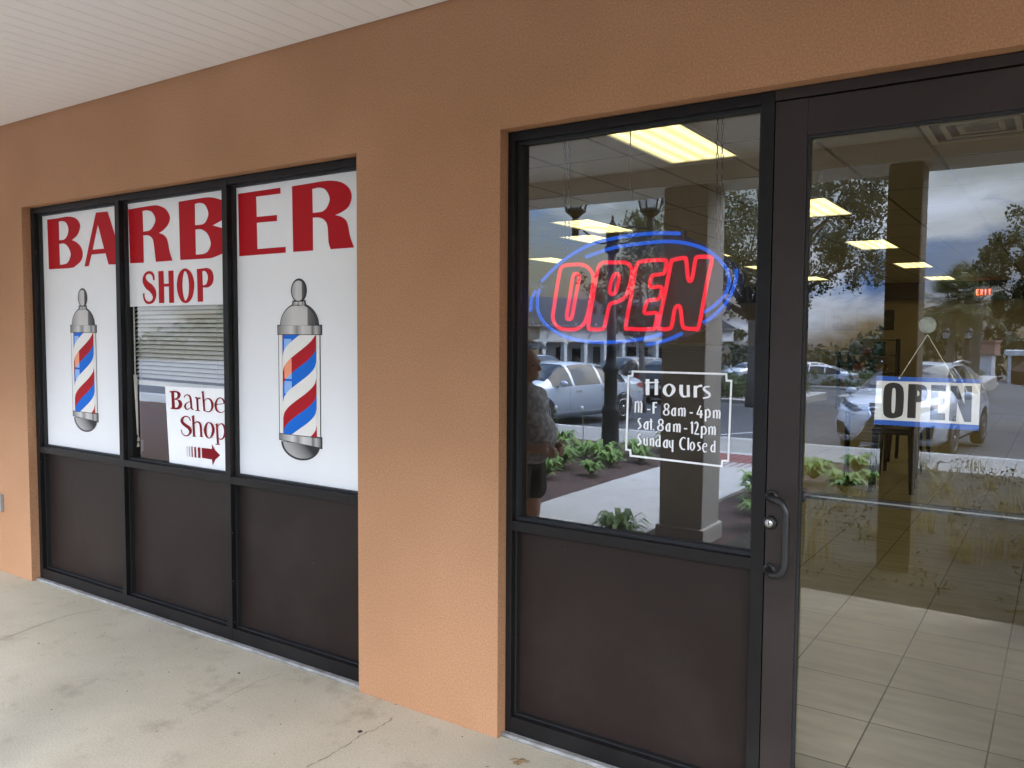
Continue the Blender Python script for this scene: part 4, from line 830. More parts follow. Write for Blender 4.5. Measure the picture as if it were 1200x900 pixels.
# ================================================================ INSIDE THE SHOP
def build_inside():
    zc = 2.88
    lamps = [((-2.13, 2.26), 'nearest ceiling light, cut off by the top of the side window'), ((-2.05, 5.45), 'ceiling light half hidden behind the door frame'), ((-2.18, 9.05), 'bright ceiling light just above the reflected porch column base line'), ((-2.2, 12.7), 'fourth ceiling light along the shop'), ((-2.22, 16.3), 'farthest ceiling light above the door card'),
             ((-4.45, 5.55), 'ceiling light above the left of the neon sign'), ((-5.05, 6.75), 'ceiling light touching the top left of the neon sign'), ((-4.5, 15.2), 'far small ceiling light by the door frame edge'), ((1.0, 3.0), 'ceiling light right of the entrance'), ((1.0, 9.0), 'ceiling light deep in the right of the shop'), ((-4.5, 9.05), 'ceiling light mid way along the left row'), ((-4.5, 12.1), 'added fill light far along the left row'), ((1.0, 6.0), 'added fill light second in the right row'), ((1.0, 12.5), 'added fill light far along the right row'), ((1.0, 15.8), 'added fill light last in the right row'), ((-7.0, 9.0), 'added fill light in the outer left row'), ((-7.0, 13.5), 'far added fill light in the outer left row')]  # lights labelled as fill are added to brighten the room
    first = None
    for (x, y), lab in lamps:
        if first is None:
            t = empty('ceiling_light', (x, y, zc)); first = t
            m = MB(); w, l = 0.255, 0.585
            for a, b, c, d in ((-w, w, -l, -l + .02), (-w, w, l - .02, l), (-w, -w + .02, -l + .02, l - .02), (w - .02, w, -l + .02, l - .02)): m.box(a, b, c, d, -0.016, -0.001)
            m.build('frame', MT['white_paint'], t)
            m = MB(); n = 15                                   # ribbed acrylic diffuser
            for i in range(n): x0 = -w + .02 + (2 * w - .04) * i / n; x1 = -w + .02 + (2 * w - .04) * (i + 1) / n; m.quad((x0, -l + .02, -.006), (x0, l - .02, -.006), ((x0 + x1) / 2, l - .02, -.010), ((x0 + x1) / 2, -l + .02, -.010)); m.quad(((x0 + x1) / 2, -l + .02, -.010), ((x0 + x1) / 2, l - .02, -.010), (x1, l - .02, -.006), (x1, -l + .02, -.006))
            m.build('diffuser', MT['lamp'], t)
        else: t = copy_tree(first); t.location = (x, y, zc)
        tag(t, 'recessed fluorescent: ' + lab, 'ceiling light', 'fluorescent ceiling lights')
    v = empty('ceiling_vent', (-0.46, 2.85, zc), 0, 'square air vent in the ceiling behind the top of the door', 'air vent')
    m = MB(); w = 0.29
    for k, (r0, r1) in enumerate(((0.29, 0.25), (0.20, 0.17), (0.12, 0.09))):
        z1 = -0.022 + 0.004 * k
        for a, b, c, d in ((-r0, r0, -r0, -r1), (-r0, r0, r1, r0), (-r0, -r1, -r1, r1), (r1, r0, -r1, r1)): m.box(a, b, c, d, z1, z1 + 0.008)
    m.build('louvre', MT['white_paint'], v); m = MB(); m.box(-.27, .27, -.27, .27, -0.008, -0.002); m.build('backing', MT['dark_brown'], v)
    # tall dark cabinet behind the side window
    c = empty('cabinet', (-1.6, 0.80, 0), 0, 'tall dark wooden cabinet standing behind the side window', 'cabinet')
    m = MB(); m.box(-.75, .58, -.24, .24, 0.08, 1.585); m.build('carcass', MT['darkwood'], c); m = MB(); m.box(-.77, .60, -.26, .26, 1.587, 1.612); m.build('top', MT['darkwood'], c); m = MB(); m.box(-.73, .56, -.21, .22, 0, 0.079); m.build('plinth', MT['darkwood'], c)
    # waiting stools and a standing coat rack
    ch = None
    for i, (x, y, rz, lab) in enumerate(((-1.52, 6.95, 0.1, 'nearest black waiting stool seen through the door glass'), (-1.62, 8.1, 0.0, 'second black waiting stool behind the nearest one'), (-1.70, 9.3, -0.1, 'farthest black waiting stool in the row'))):
        if ch is None:
            ch = empty('waiting_stool'); t = ch
            m = MB(); m.box(-.2, .2, -.2, .2, .62, .68); m.build('seat', MT['chair'], t, bevel=0.015)
            m = MB(); m.box(-.2, .2, .175, .215, .80, 1.06); m.build('backrest', MT['chair'], t, bevel=0.015)
            for sx in (-1, 1):
                for sy in (-1, 1): m = MB(); m.tube([(sx * .2, sy * .2, 0), (sx * .17, sy * .17, .62 if sy < 0 else .85)], 0.024, 8); m.build('leg', MT['chair'], t)
        else: t = copy_tree(ch)
        t.location = (x, y, 0); t.rotation_euler = (0, 0, rz); tag(t, lab, 'chair', 'black waiting stools')
    c = empty('coat_rack', (-2.02, 7.1, 0), 0, 'slim dark upright coat rack behind the open card', 'coat rack')
    m = MB(); m.tube([(0, 0, 0.03), (0, 0, 1.45)], 0.03, 10); m.build('pole', MT['chair'], c); m = MB(); m.lathe([(0.17, 0), (0.17, 0.02), (0.03, 0.05)], n=20); m.build('base', MT['chair'], c)
    for k in range(4): m = MB(); a = k * math.pi / 2 + .3; m.tube([(0, 0, 1.36), (.09 * math.cos(a), .09 * math.sin(a), 1.37), (.11 * math.cos(a), .11 * math.sin(a), 1.43)], 0.01, 6); m.build('hook', MT['chair'], c)
    # framed pictures on the back wall
    greens = [mat('picture_meadow', (0.05, 0.10, 0.03), 0.5, c2=(0.22, 0.34, 0.10), scale=7), mat('picture_waterfall', (0.55, 0.60, 0.70), 0.5, c2=(0.28, 0.07, 0.03), scale=5), mat('picture_forest', (0.012, 0.018, 0.008), 0.5, c2=(0.06, 0.08, 0.03), scale=9)]
    for (x0, x1), gm, lab in zip(((-5.40, -4.86), (-4.66, -4.11), (-3.88, -3.33)), greens, ('small wall picture of a green meadow', 'small wall picture with red and white patches', 'small wall picture of a dark forest')):
        p = empty('wall_picture', ((x0 + x1) / 2, 17.998, 2.05), 0, lab, 'picture', 'pictures on the back wall'); w = (x1 - x0) / 2
        m = MB(); m.box(-w, w, -0.03, 0, -.23, .23); m.build('frame', MT['darkwood'], p); m = MB(); m.quad((-w + .03, -.032, -.20), (w - .03, -.032, -.20), (w - .03, -.032, .20), (-w + .03, -.032, .20)); m.build('print', gm, p)
    sh = empty('display_shelf', (-3.75, 17.4, 0), 0, 'dark shelf unit with coloured boxes against the back wall', 'shelf')
    for x in (-.62, .62): m = MB(); m.box(x - .02, x + .02, -.18, .18, 0, 1.62); m.build('side_panel', MT['darkwood'], sh)
    for z in (.45, .85, 1.25, 1.60): m = MB(); m.box(-.599, .599, -.18, .18, z - .02, z); m.build('shelf', MT['darkwood'], sh)
    cols = [mat('box_rust', (0.28, 0.09, 0.04), 0.6), mat('box_teal', (0.03, 0.10, 0.11), 0.6), mat('box_sand', (0.36, 0.26, 0.14), 0.6), mat('box_olive', (0.09, 0.10, 0.03), 0.6)]
    words_ = ['rust red', 'dark teal', 'sand coloured', 'olive green']; rr = random.Random(8); k = 0
    for z, nm in ((.45, 'lowest'), (.85, 'middle'), (1.25, 'upper')):
        x = -.56
        for j in range(4):
            w = rr.uniform(.16, .26); h = rr.uniform(.16, .30); ci = (k * 3 + j) % 4; m = MB(); m.box(-w / 2, w / 2, -.14, .14, 0, h); m.box(-w / 2 - .004, w / 2 + .004, -.144, .144, h * .8, h + .004)
            b = m.build('product_box', cols[ci], None, bevel=.006); b.location = (-3.75 + x + w / 2, 17.4, z + .001); tag(b, words_[ci] + ' box on the ' + nm + ' shelf of the dark unit at the back, ' + ('leftmost', 'second', 'third', 'rightmost')[j], 'box', 'boxes on the display shelf'); x += w + .05
        k += 1
    e = empty('exit_sign', (-1.54, 17.69, 2.63), 0, 'small glowing red exit sign high at the back of the shop', 'exit sign'); m = MB(); m.box(-.17, .17, -.02, .02, -.11, .11); m.build('housing', MT['beige'], e)
    m = MB()
    for i, chh in enumerate('EXIT'):
        x = -.125 + i * .075; w = .045; B = lambda a, b, c, d: m.box(x + a, x + b, -.026, -.021, c, d)
        if chh == 'E': B(0, .012, -.06, .06); B(.0121, w, .046, .06); B(.0121, w * .8, -.007, .007); B(.0121, w, -.06, -.046)
        if chh == 'X':
            for s in (-1, 1): m.obox((x + w / 2, -.0235 - .0004 * s, 0), (.005, 0, s * -.002), (0, .002, 0), (s * .02, 0, .058))
        if chh == 'I': B(.016, .029, -.06, .06)
        if chh == 'T': B(0, w, .046, .06); B(.016, .029, -.06, .0459)
    m.build('lettering', MT['exit'], e)
build_inside()

# ================================================================ STREET SIDE (seen mirrored in the glass)
def lamp_post(loc, rz, label, arms=True):
    t = empty('lamp_post', loc, rz, label, 'street lamp', 'black twin lantern lamp posts')
    m = MB(); m.lathe([(.17, 0), (.17, .05), (.15, .09), (.13, .12), (.12, .55), (.135, .60), (.12, .64), (.095, .70), (.095, 1.15), (.12, 1.20), (.12, 1.24), (.08, 1.30), (.068, 1.4), (.055, 2.86)], n=20)
    m.build('post', MT['post_metal'], t)
    m = MB(); m.lathe([(.055, 2.86), (.10, 2.90), (.105, 2.96), (.075, 3.0), (.09, 3.03), (.09, 3.18), (.105, 3.20), (.06, 3.27), (.03, 3.32), (.014, 3.36), (.02, 3.38), (.004, 3.42)], n=16); m.build('post_cap', MT['post_metal'], t)
    for s in (-1, 1):
        a = MB(); a.tube([(s * .06, 0, 3.22), (s * .30, 0, 3.25), (s * .53, 0, 3.22)], 0.018, 8); a.tube(open_spline([(s * .09, 0, 3.02), (s * .22, 0, 3.03), (s * .32, 0, 3.13), (s * .42, 0, 3.20)], 5), 0.012, 8)
        a.lathe([(.03, 3.10), (.05, 3.14), (.05, 3.34), (.035, 3.38)], (s * .53, 0, 0), 12); arm = a.build('arm', MT['post_metal'], t)
        l = MB(); l.lathe([(.04, 3.37), (.12, 3.44), (.15, 3.46), (.145, 3.50)], (s * .53, 0, 0), 6); 
        for k in range(6): an = k * math.pi / 3; l.tube([(s * .53 + .135 * math.cos(an), .135 * math.sin(an), 3.49), (s * .53 + .215 * math.cos(an), .215 * math.sin(an), 3.84)], 0.012, 6)
        l.lathe([(.23, 3.83), (.24, 3.86), (.17, 3.95), (.07, 4.06), (.03, 4.11), (.035, 4.15), (.005, 4.22)], (s * .53, 0, 0), 6); ln = l.build('lantern', MT['post_metal'], t)
        g = MB(); g.lathe([(.128, 3.505), (.20, 3.825)], (s * .53, 0, 0), 6); g.s = [False] * len(g.s); g.build('lantern_glass', MT['lantern'], ln)
    return t
lp = lamp_post((-5.46, -7.77, -0.05), -0.55, 'near black lamp post with two lanterns standing in the left planting bed')
l2 = copy_tree(lp); l2.location = (-3.9, -36.8, -1.15); l2.scale = (.8, .8, .8); l2.rotation_euler = (0, 0, -0.2); l2['label'] = 'far black lamp post with two lanterns in front of the palms'
l3 = copy_tree(lp); l3.location = (-5.2, -62.0, -1.9); l3.rotation_euler = (0, 0, 1.0); l3['label'] = 'black lamp post farther down the drive near the gate pillar'

# ---------------------------------------------------------------- cars
SEDAN = dict(L=4.82, R_=0.325, wb=2.795, tw=0.80, tab=[(-2.41, .46, .82, .88, .62, .64, .52), (-2.34, .32, .90, .99, .80, .77, .66), (-2.0, .22, .93, 1.06, .88, .84, .70), (-1.70, .2, .94, 1.11, .91, .87, .68), (-1.25, .2, .945, 1.29, .915, .88, .62), (-.75, .2, .94, 1.42, .915, .89, .585), (-.1, .2, .93, 1.47, .915, .89, .575), (.35, .2, .92, 1.44, .915, .885, .58), (.8, .2, .91, 1.29, .915, .88, .62), (1.28, .2, .90, 1.05, .91, .87, .72), (1.7, .2, .87, .98, .88, .84, .68), (2.1, .22, .80, .88, .84, .78, .62), (2.33, .28, .70, .76, .74, .68, .52), (2.41, .40, .58, .62, .60, .55, .42)],
             ws=(.38, 1.24), rw=(-1.64, -.85), pil=[(-1.62, -1.50), (-.62, -.54), (.36, .44)], win=(-1.50, 1.10), fw=1.42)
SUV = dict(L=4.62, R_=0.36, wb=2.66, tw=0.80, tab=[(-2.31, .5, .95, 1.0, .72, .70, .58), (-2.2, .35, 1.03, 1.24, .84, .82, .66), (-1.95, .27, 1.06, 1.45, .90, .86, .63), (-1.4, .25, 1.06, 1.60, .92, .88, .60), (-.6, .25, 1.05, 1.645, .92, .89, .60), (.1, .25, 1.04, 1.62, .92, .89, .60), (.5, .25, 1.03, 1.51, .92, .89, .62), (1.15, .25, 1.02, 1.17, .92, .88, .72), (1.6, .25, .99, 1.10, .90, .86, .70), (2.0, .28, .92, 1.0, .87, .82, .64), (2.22, .3, .78, .86, .80, .74, .55), (2.31, .36, .62, .70, .62, .58, .42)],
           ws=(.14, 1.12), rw=(-2.18, -1.55), pil=[(-1.75, -1.62), (-1.02, -.92), (-.02, .08), (.95, 1.0)], win=(-1.75, .98), fw=1.30)
def build_car(loc, ang, D, paint, label, cat='car', front=None, group=None):
    t = empty('parked_car', loc, ang, label, cat, group)
    tab = np.array(D['tab']); xs = list(tab[:, 0])
    ext = set(xs) | set(D['ws']) | set(D['rw']) | set(D['win']) | {a for p in D['pil'] for a in p}
    g = np.linspace(xs[0], xs[-1], 60); keep = sorted(list(ext) + [q for q in g if min(abs(q - e) for e in ext) > 0.025])
    def interp(x):
        i = max(0, min(len(xs) - 2, int(np.searchsorted(xs, x)) - 1)); t_ = (x - xs[i]) / (xs[i + 1] - xs[i]); p = tab[:, 1:]
        s = lambda j: (p[min(j + 1, len(xs) - 1)] - p[max(j - 1, 0)]) / (xs[min(j + 1, len(xs) - 1)] - xs[max(j - 1, 0)])
        h = xs[i + 1] - xs[i]; return (2 * t_**3 - 3 * t_**2 + 1) * p[i] + (t_**3 - 2 * t_**2 + t_) * h * s(i) * .8 + (-2 * t_**3 + 3 * t_**2) * p[i + 1] + (t_**3 - t_**2) * h * s(i + 1) * .8
    rows = []
    for x in keep:
        zb, zl, zt_, wl, wb, wt = interp(x); mid = zb + (zl - zb) * .55; e = zt_ - zl
        half = [(0, zb), (wl * .9, zb), (wl, zb + .11), (wl + .005, mid - .03), (max(wl, wb) + .012, mid + .06), (wb + .012, zl - .05), (wb, zl), (wb * .45 + wt * .55, zl + e * .60), (wt, zl + e * .90), (wt * .82, zl + e * .985), (wt * .45, zt_ + .004), (0, zt_ + .01)]
        rows.append([(x, y, z) for y, z in half] + [(x, -y, z) for y, z in half[-2:0:-1]])
    n = len(rows[0]); vs = [p for r in rows for p in r]; body = []; shield = []; rear = []; sides = []
    for i in range(len(rows) - 1):
        xm = (keep[i] + keep[i + 1]) / 2
        for k in range(n):
            f = (i * n + k, (i + 1) * n + k, (i + 1) * n + (k + 1) % n, i * n + (k + 1) % n); kk_ = k if k < 11 else 21 - k
            side = kk_ in (6, 7); topr = kk_ in (8, 9, 10)
            if (topr or side) and D['ws'][0] + .06 < xm < D['ws'][1] and (topr or False): shield.append(f)
            elif topr and D['rw'][0] < xm < D['rw'][1] - .05: rear.append(f)
            elif side and D['win'][0] < xm < D['win'][1] and not any(a < xm < b for a, b in D['pil']): sides.append(f)
            else: body.append(f)
    body.append(tuple(range(n))); body.append(tuple(range((len(rows) - 1) * n + n - 1, (len(rows) - 1) * n - 1, -1)))
    def sub(fs, name, mt, parent, sm=True):
        used = sorted({i for f in fs for i in f}); mp = {u: j for j, u in enumerate(used)}; m = MB(); m.add([vs[u] for u in used], [tuple(mp[i] for i in f) for f in fs], 0, sm); return m.build(name, mt, parent)
    bd = sub(body, 'body', paint, t); md = bd.modifiers.new('weld', 'WEIGHTED_NORMAL') if False else None
    sub(shield, 'windscreen', MT['carglass'], t); sub(rear, 'rear_window', MT['carglass'], t)
    for s in (1, -1):
        fs = [f for f in sides if (vs[f[0]][1] > 0) == (s > 0)]
        sub(fs, 'side_windows', MT['carglass'], t)
    bv = BVHTree.FromPolygons([Vector(v) for v in vs], body + shield + rear + sides)
    def decal(poly, mode, name, mt, parent, off=0.008, cuts=3):
        """poly in (a, z): front/rear = (y, z), side = (x, z); laid onto the bodywork"""
        bm = bmesh.new(); vv = [bm.verts.new((a, z, 0)) for a, z in poly]; bm.faces.new(vv); bmesh.ops.triangulate(bm, faces=bm.faces[:]); bmesh.ops.subdivide_edges(bm, edges=bm.edges[:], cuts=cuts, use_grid_fill=True)
        m = MB(); P = []
        for v in bm.verts:
            a, z = v.co.x, v.co.y
            if mode == 'front': o, d = Vector((4, a, z)), Vector((-1, 0, 0))
            elif mode == 'rear': o, d = Vector((-4, a, z)), Vector((1, 0, 0))
            else: o, d = Vector((a, 3 * mode, z)), Vector((0, -mode, 0))
            h = bv.ray_cast(o, d); q = h[0] if h[0] else o + d * 3; P.append(q - d * off)
        bm.verts.index_update(); m.add([tuple(p) for p in P], [tuple(v.index for v in f.verts) for f in bm.faces], 0, True); bm.free()
        return m.build(name, mt, parent)
    hw = D['wb'] / 2; fx = D['fw']; Rw = D['R_']
    for s in (1, -1):
        for x in (fx, fx - D['wb']):
            c = [(x + (Rw + .055) * math.cos(a * .2618), Rw + (Rw + .055) * math.sin(a * .2618)) for a in range(24)]; c = [(a, max(z, .2)) for a, z in c]
            decal(c, s, 'wheel_arch', MT['plastic'], t, 0.004, 2)
            w = empty('wheel', (x, s * (D['tab'][5][4] - .09), Rw)); w.parent = t
            m = MB(); m.lathe([(Rw * .62, -.1), (Rw * .93, -.1), (Rw, -.07), (Rw, .07), (Rw * .93, .1), (Rw * .62, .1)], n=28, axis='y'); m.build('tyre', MT['tyre'], w)
            m = MB(); m.lathe([(Rw * .66, s * .06), (Rw * .66, s * .102), (Rw * .60, s * .100), (Rw * .58, s * .06)], n=28, axis='y')
            for k in range(10): a = k * math.pi / 5; m.obox((math.cos(a) * Rw * .33, s * .09, math.sin(a) * Rw * .33), (math.cos(a) * Rw * .28, 0, math.sin(a) * Rw * .28), (-math.sin(a) * Rw * .055, 0, math.cos(a) * Rw * .055), (0, .01, 0))
            m.lathe([(Rw * .16, s * .08), (Rw * .14, s * .105), (.001, s * .107)], n=16, axis='y'); m.build('rim', MT['rim'], w)
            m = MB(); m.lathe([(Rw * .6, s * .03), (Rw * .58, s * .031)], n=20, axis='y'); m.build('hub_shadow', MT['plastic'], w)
        zl = D['tab'][6][2]
        mb = MB(); mb.ball((D['win'][1] - .22, s * (D['tab'][7][5] + .12), zl + .06), (.07, .11, .075), 10); mb.build('wing_mirror', paint, t)
        for x in (D['pil'][1][0] - .14, D['pil'][-1][0] - .2 if D is SEDAN else .0 - .16): decal([(x, zl - .16), (x + .2, zl - .155), (x + .2, zl - .12), (x, zl - .125)], s, 'door_handle', MT['chrome'] if D is SEDAN else paint, t, 0.02, 1)
        for x in ([-1.42, -.58, .55] if D is SEDAN else [-1.3, -.45, .62]): decal([(x, .35), (x + .008, .35), (x + .008, zl - .02), (x, zl - .02)], s, 'door_gap', MT['plastic'], t, 0.002, 4)
        decal([(-1.35, .26), (1.0, .26), (1.0, .34), (-1.35, .34)], s, 'sill_trim', MT['plastic'] if D is SUV else paint, t, 0.004, 3)
        zt2 = .90 if D is SEDAN else 1.02; yy = .72 if D is SEDAN else .74
        decal([(s * .42, zt2 - .16), (s * yy, zt2 - .15), (s * yy, zt2 + .04), (s * .45, zt2)], 'rear', 'tail_light', MT['tail'], t, 0.008, 3); decal([(-2.30, zt2 - .14), (-2.02, zt2 - .06), (-2.0, zt2), (-2.28, zt2 + .02)], s, 'tail_light', MT['tail'], t, 0.008, 3)
    decal([(-.26, .60), (.26, .60), (.26, .72), (-.26, .72)], 'rear', 'licence_plate', MT['plate'], t, 0.012, 1); decal([(-.6, .36), (.6, .36), (.66, .46), (-.66, .46)], 'rear', 'bumper_trim', MT['plastic'], t, 0.006, 3)
    if front == 'sharp':
        decal([(-.30, .98), (.30, .98), (.20, .78), (.34, .50), (.46, .36), (-.46, .36), (-.34, .50), (-.20, .78)], 'front', 'grille', MT['plastic'], t, 0.010, 6)
        for s in (1, -1):
            decal([(s * .30, .985), (s * .325, .985), (s * .225, .78), (s * .365, .50), (s * .49, .345), (s * .455, .355), (s * .335, .50), (s * .195, .78)], 'front', 'grille_trim', MT['chrome'], t, 0.014, 3)
            decal([(s * .36, .86), (s * .50, .82), (s * .76, .93), (s * .82, 1.0), (s * .78, 1.005), (s * .50, .93)], 'front', 'headlight', MT['headlens'], t, 0.010, 5)
            decal([(s * .40, .79), (s * .42, .765), (s * .80, .85), (s * .81, .875)], 'front', 'daytime_light', MT['white_paint'], t, 0.012, 4)
            decal([(s * .52, .40), (s * .66, .62), (s * .80, .66), (s * .78, .44), (s * .70, .40)], 'front', 'air_intake', MT['plastic'], t, 0.010, 4)
            decal([(s * .50, .385), (s * .80, .425), (s * .80, .44), (s * .50, .40)], 'front', 'chrome_strip', MT['chrome'], t, 0.016, 3)
        for z in (.42, .49, .56, .63, .70, .77, .84, .91): w = .42 - abs(z - .40) * .5 if z < .7 else .17 + (z - .78) * .6; w = max(w, .15); decal([(-w, z), (w, z), (w, z + .012), (-w, z + .012)], 'front', 'grille_bar', MT['steel'], t, 0.015, 3)
        m = MB(); m.tube([(2.335, .075 * math.cos(a * .3927), .80 + .055 * math.sin(a * .3927)) for a in range(16)], 0.008, 6, True); m.tube([(2.34, -.02, .835), (2.345, .0, .775), (2.345, .035, .775)], .008, 6); m.build('emblem', MT['chrome'], t)
        decal([(-.85, .24), (.85, .24), (.80, .34), (-.80, .34)], 'front', 'lower_lip', MT['plastic'], t, 0.008, 4)
        m = MB()
        for s in (1, -1): m.tube([(-1.5, s * .62, 1.62), (-.6, s * .63, 1.685), (.2, s * .62, 1.64)], 0.018, 6)
        m.build('roof_rail', MT['steel'], t)
    else:
        zf = .66 if D is SEDAN else .76
        decal([(-.42, zf - .10), (.42, zf - .10), (.48, zf + .04), (-.48, zf + .04)], 'front', 'grille', MT['plastic'], t, 0.008, 4); decal([(-.5, .32), (.5, .32), (.55, .44), (-.55, .44)], 'front', 'air_intake', MT['plastic'], t, 0.008, 4)
        for s in (1, -1): decal([(s * .50, zf), (s * .74, zf + .04), (s * .76, zf + .13), (s * .54, zf + .08)], 'front', 'headlight', MT['headlens'], t, 0.008, 4)
        decal([(-.26, zf - .26), (.26, zf - .26), (.26, zf - .15), (-.26, zf - .15)], 'front', 'licence_plate', MT['plate'], t, 0.014, 1)
    return t
P_silver = car_paint('silver_blue_paint', (0.50, 0.55, 0.60), 0.15); P_white = car_paint('white_car_paint', (0.66, 0.67, 0.69)); P_grey = car_paint('grey_car_paint', (0.13, 0.125, 0.115), 0.3); P_black = car_paint('black_car_paint', (0.015, 0.016, 0.02)); P_redc = car_paint('red_car_paint', (0.25, 0.015, 0.015)); P_pearl = car_paint('pearl_car_paint', (0.75, 0.76, 0.77), 0.1)
hd = math.atan2(0.965, -0.26)
def park(x, y, dyaw, *a, **k):
    pitch = 0.0; return build_car((x, y, zlot(y) + 0.004), hd + dyaw, *a, **k)
gp = 'cars in the car park'
park(-10.25, -14.36, -0.05, SEDAN, P_silver, 'pale silver blue sedan parked side-on behind the lamp post', group=gp)
park(-2.35, -14.6, -0.17, SUV, P_white, 'white crossover with a dark angular grille reflected in the door glass', front='sharp', group=gp)
park(-19.0, -27.5, -1.35, SUV, P_pearl, 'white hatchback beyond the silver sedan, only its roof and windows showing', group=gp)
park(-13.5, -24.6, 0.05, SUV, P_grey, 'grey brown car parked behind the tail of the silver sedan', group=gp)
park(-11.9, -26.2, 2.9, SUV, P_black, 'black car facing the shop beside the porch column', group=gp)
park(-16.6, -33.5, -1.4, SUV, P_grey, 'dark car with a silver roof line in front of the white columns', group=gp)
park(-16.2, -60, 0.2, SUV, P_white, 'distant white car above the hedge beside the door frame', group=gp)
park(-18.2, -62, 0.1, SEDAN, P_redc, 'distant dark red car above the hedge', group=gp)
park(-21.2, -63, 0.1, SEDAN, P_pearl, 'distant pale car at the end of the far row', group=gp)
park(-13.2, -52, 1.3, SEDAN, P_white, 'distant white car glimpsed at the left edge of the door glass', group=gp)

# ---------------------------------------------------------------- vegetation
def leaves(name, mt, centers, radii, per, size, seed, parent=None, up=0.0, stretch=1.0):
    rng = np.random.default_rng(seed); C = np.repeat(np.array(centers, float), per, 0); Rr = np.repeat(np.array(radii, float), per, 0)
    N = len(C); d = rng.normal(size=(N, 3)); d /= np.linalg.norm(d, axis=1)[:, None]; P = C + d * (rng.random((N, 1)) ** 0.5) * Rr
    u = rng.normal(size=(N, 3)); u[:, 2] += up; u /= np.linalg.norm(u, axis=1)[:, None]; w = np.cross(u, rng.normal(size=(N, 3))); w /= np.linalg.norm(w, axis=1)[:, None]
    s = size * (0.6 + 0.8 * rng.random((N, 1))); a = u * s * stretch; b = w * s * 0.45
    V = np.stack([P - a * .5, P + b * .5, P + a * .5, P - b * .5], 1).reshape(-1, 3)
    me = bpy.data.meshes.new(name); me.vertices.add(4 * N); me.vertices.foreach_set('co', V.ravel().astype(np.float32)); me.loops.add(4 * N); me.loops.foreach_set('vertex_index', np.arange(4 * N, dtype=np.int32))
    me.polygons.add(N); me.polygons.foreach_set('loop_start', np.arange(0, 4 * N, 4, dtype=np.int32)); me.materials.append(mt); me.update(calc_edges=True); me.validate()
    o = bpy.data.objects.new(name, me); COL.objects.link(o)
    if parent: o.parent = parent
    return o
def oak(loc, h, lobes, label, seed, nclump=36, per=76, size=0.13, trunk_r=0.22, mt='leaf_oak'):
    t = empty('oak_tree', loc, 0, label, 'tree', 'trees around the car park'); rng = random.Random(seed)
    m = MB(); fork = Vector((rng.uniform(-.2, .2), rng.uniform(-.2, .2), h * .30)); m.tube([(0, 0, -.3), (0.03, 0, h * .12), tuple(fork)], [trunk_r * 1.4, trunk_r, trunk_r * .8], 10)
    for (x, y, z, r) in lobes:
        e = Vector((x, y, z)); mid = fork.lerp(e, .5) + Vector((rng.uniform(-.3, .3), rng.uniform(-.3, .3), rng.uniform(0, .4))); m.tube([tuple(fork), tuple(mid), tuple(e)], [trunk_r * .55, trunk_r * .32, trunk_r * .12], 7)
        for k in range(5): q = e + Vector((rng.uniform(-1, 1), rng.uniform(-1, 1), rng.uniform(-.7, .9))) * r * .85; m.tube([tuple(mid.lerp(e, .6)), tuple((e + q) / 2 + Vector((0, 0, .1))), tuple(q)], [trunk_r * .16, trunk_r * .1, .012], 5)
    m.build('trunk', MT['bark'], t)
    C = []; Rd = []
    for (x, y, z, r) in lobes:
        for k in range(nclump):
            d = Vector((rng.gauss(0, 1), rng.gauss(0, 1), rng.gauss(0, 1))).normalized() * r * (0.45 + .65 * rng.random()); C.append((x + d.x, y + d.y, z + d.z * .72)); Rd.append([r * rng.uniform(.16, .30)] * 3)
    leaves('crown', MT[mt], C, Rd, per, size, seed, t); return t
oak((-9.0, -25.5, -0.9), 10.5, [(0, 0, 7.6, 2.5), (-2.2, .8, 6.4, 2.0), (2.0, -.6, 6.2, 2.2), (.4, 1.6, 5.6, 2.0), (-3.2, -.4, 5.2, 1.5), (3.4, .4, 5.0, 1.7), (0.3, -.9, 4.4, 1.8), (-1.6, .8, 9.0, 1.8), (1.8, .3, 9.0, 1.8), (3.2, 0, 7.2, 1.5)], 'broad oak with open crown showing behind the reflected porch columns', 11, 44, 84, 0.135)
oak((-10.3, -19.25, -0.65), 7, [(0, 0, 4.3, 1.1), (-.9, .4, 3.6, .9), (.8, -.2, 3.3, .9), (0.1, .3, 5.2, .8), (-.4, .1, 2.7, .7)], 'slim young oak beside the porch column behind the parked cars', 12, 28, 60, 0.10, 0.10)
oak((1.6, -23, -0.8), 9, [(0, 0, 5.6, 2.0), (-1.9, .6, 5.0, 1.4), (-3.1, .2, 4.5, 0.9), (-1.6, -.4, 3.6, 1.2), (1.5, 0, 5.0, 1.6), (-2.7, .8, 3.3, .7), (-.3, .5, 7.0, 1.5)], 'dark oak reaching in from the right edge of the door glass', 13, 34, 76, 0.125)
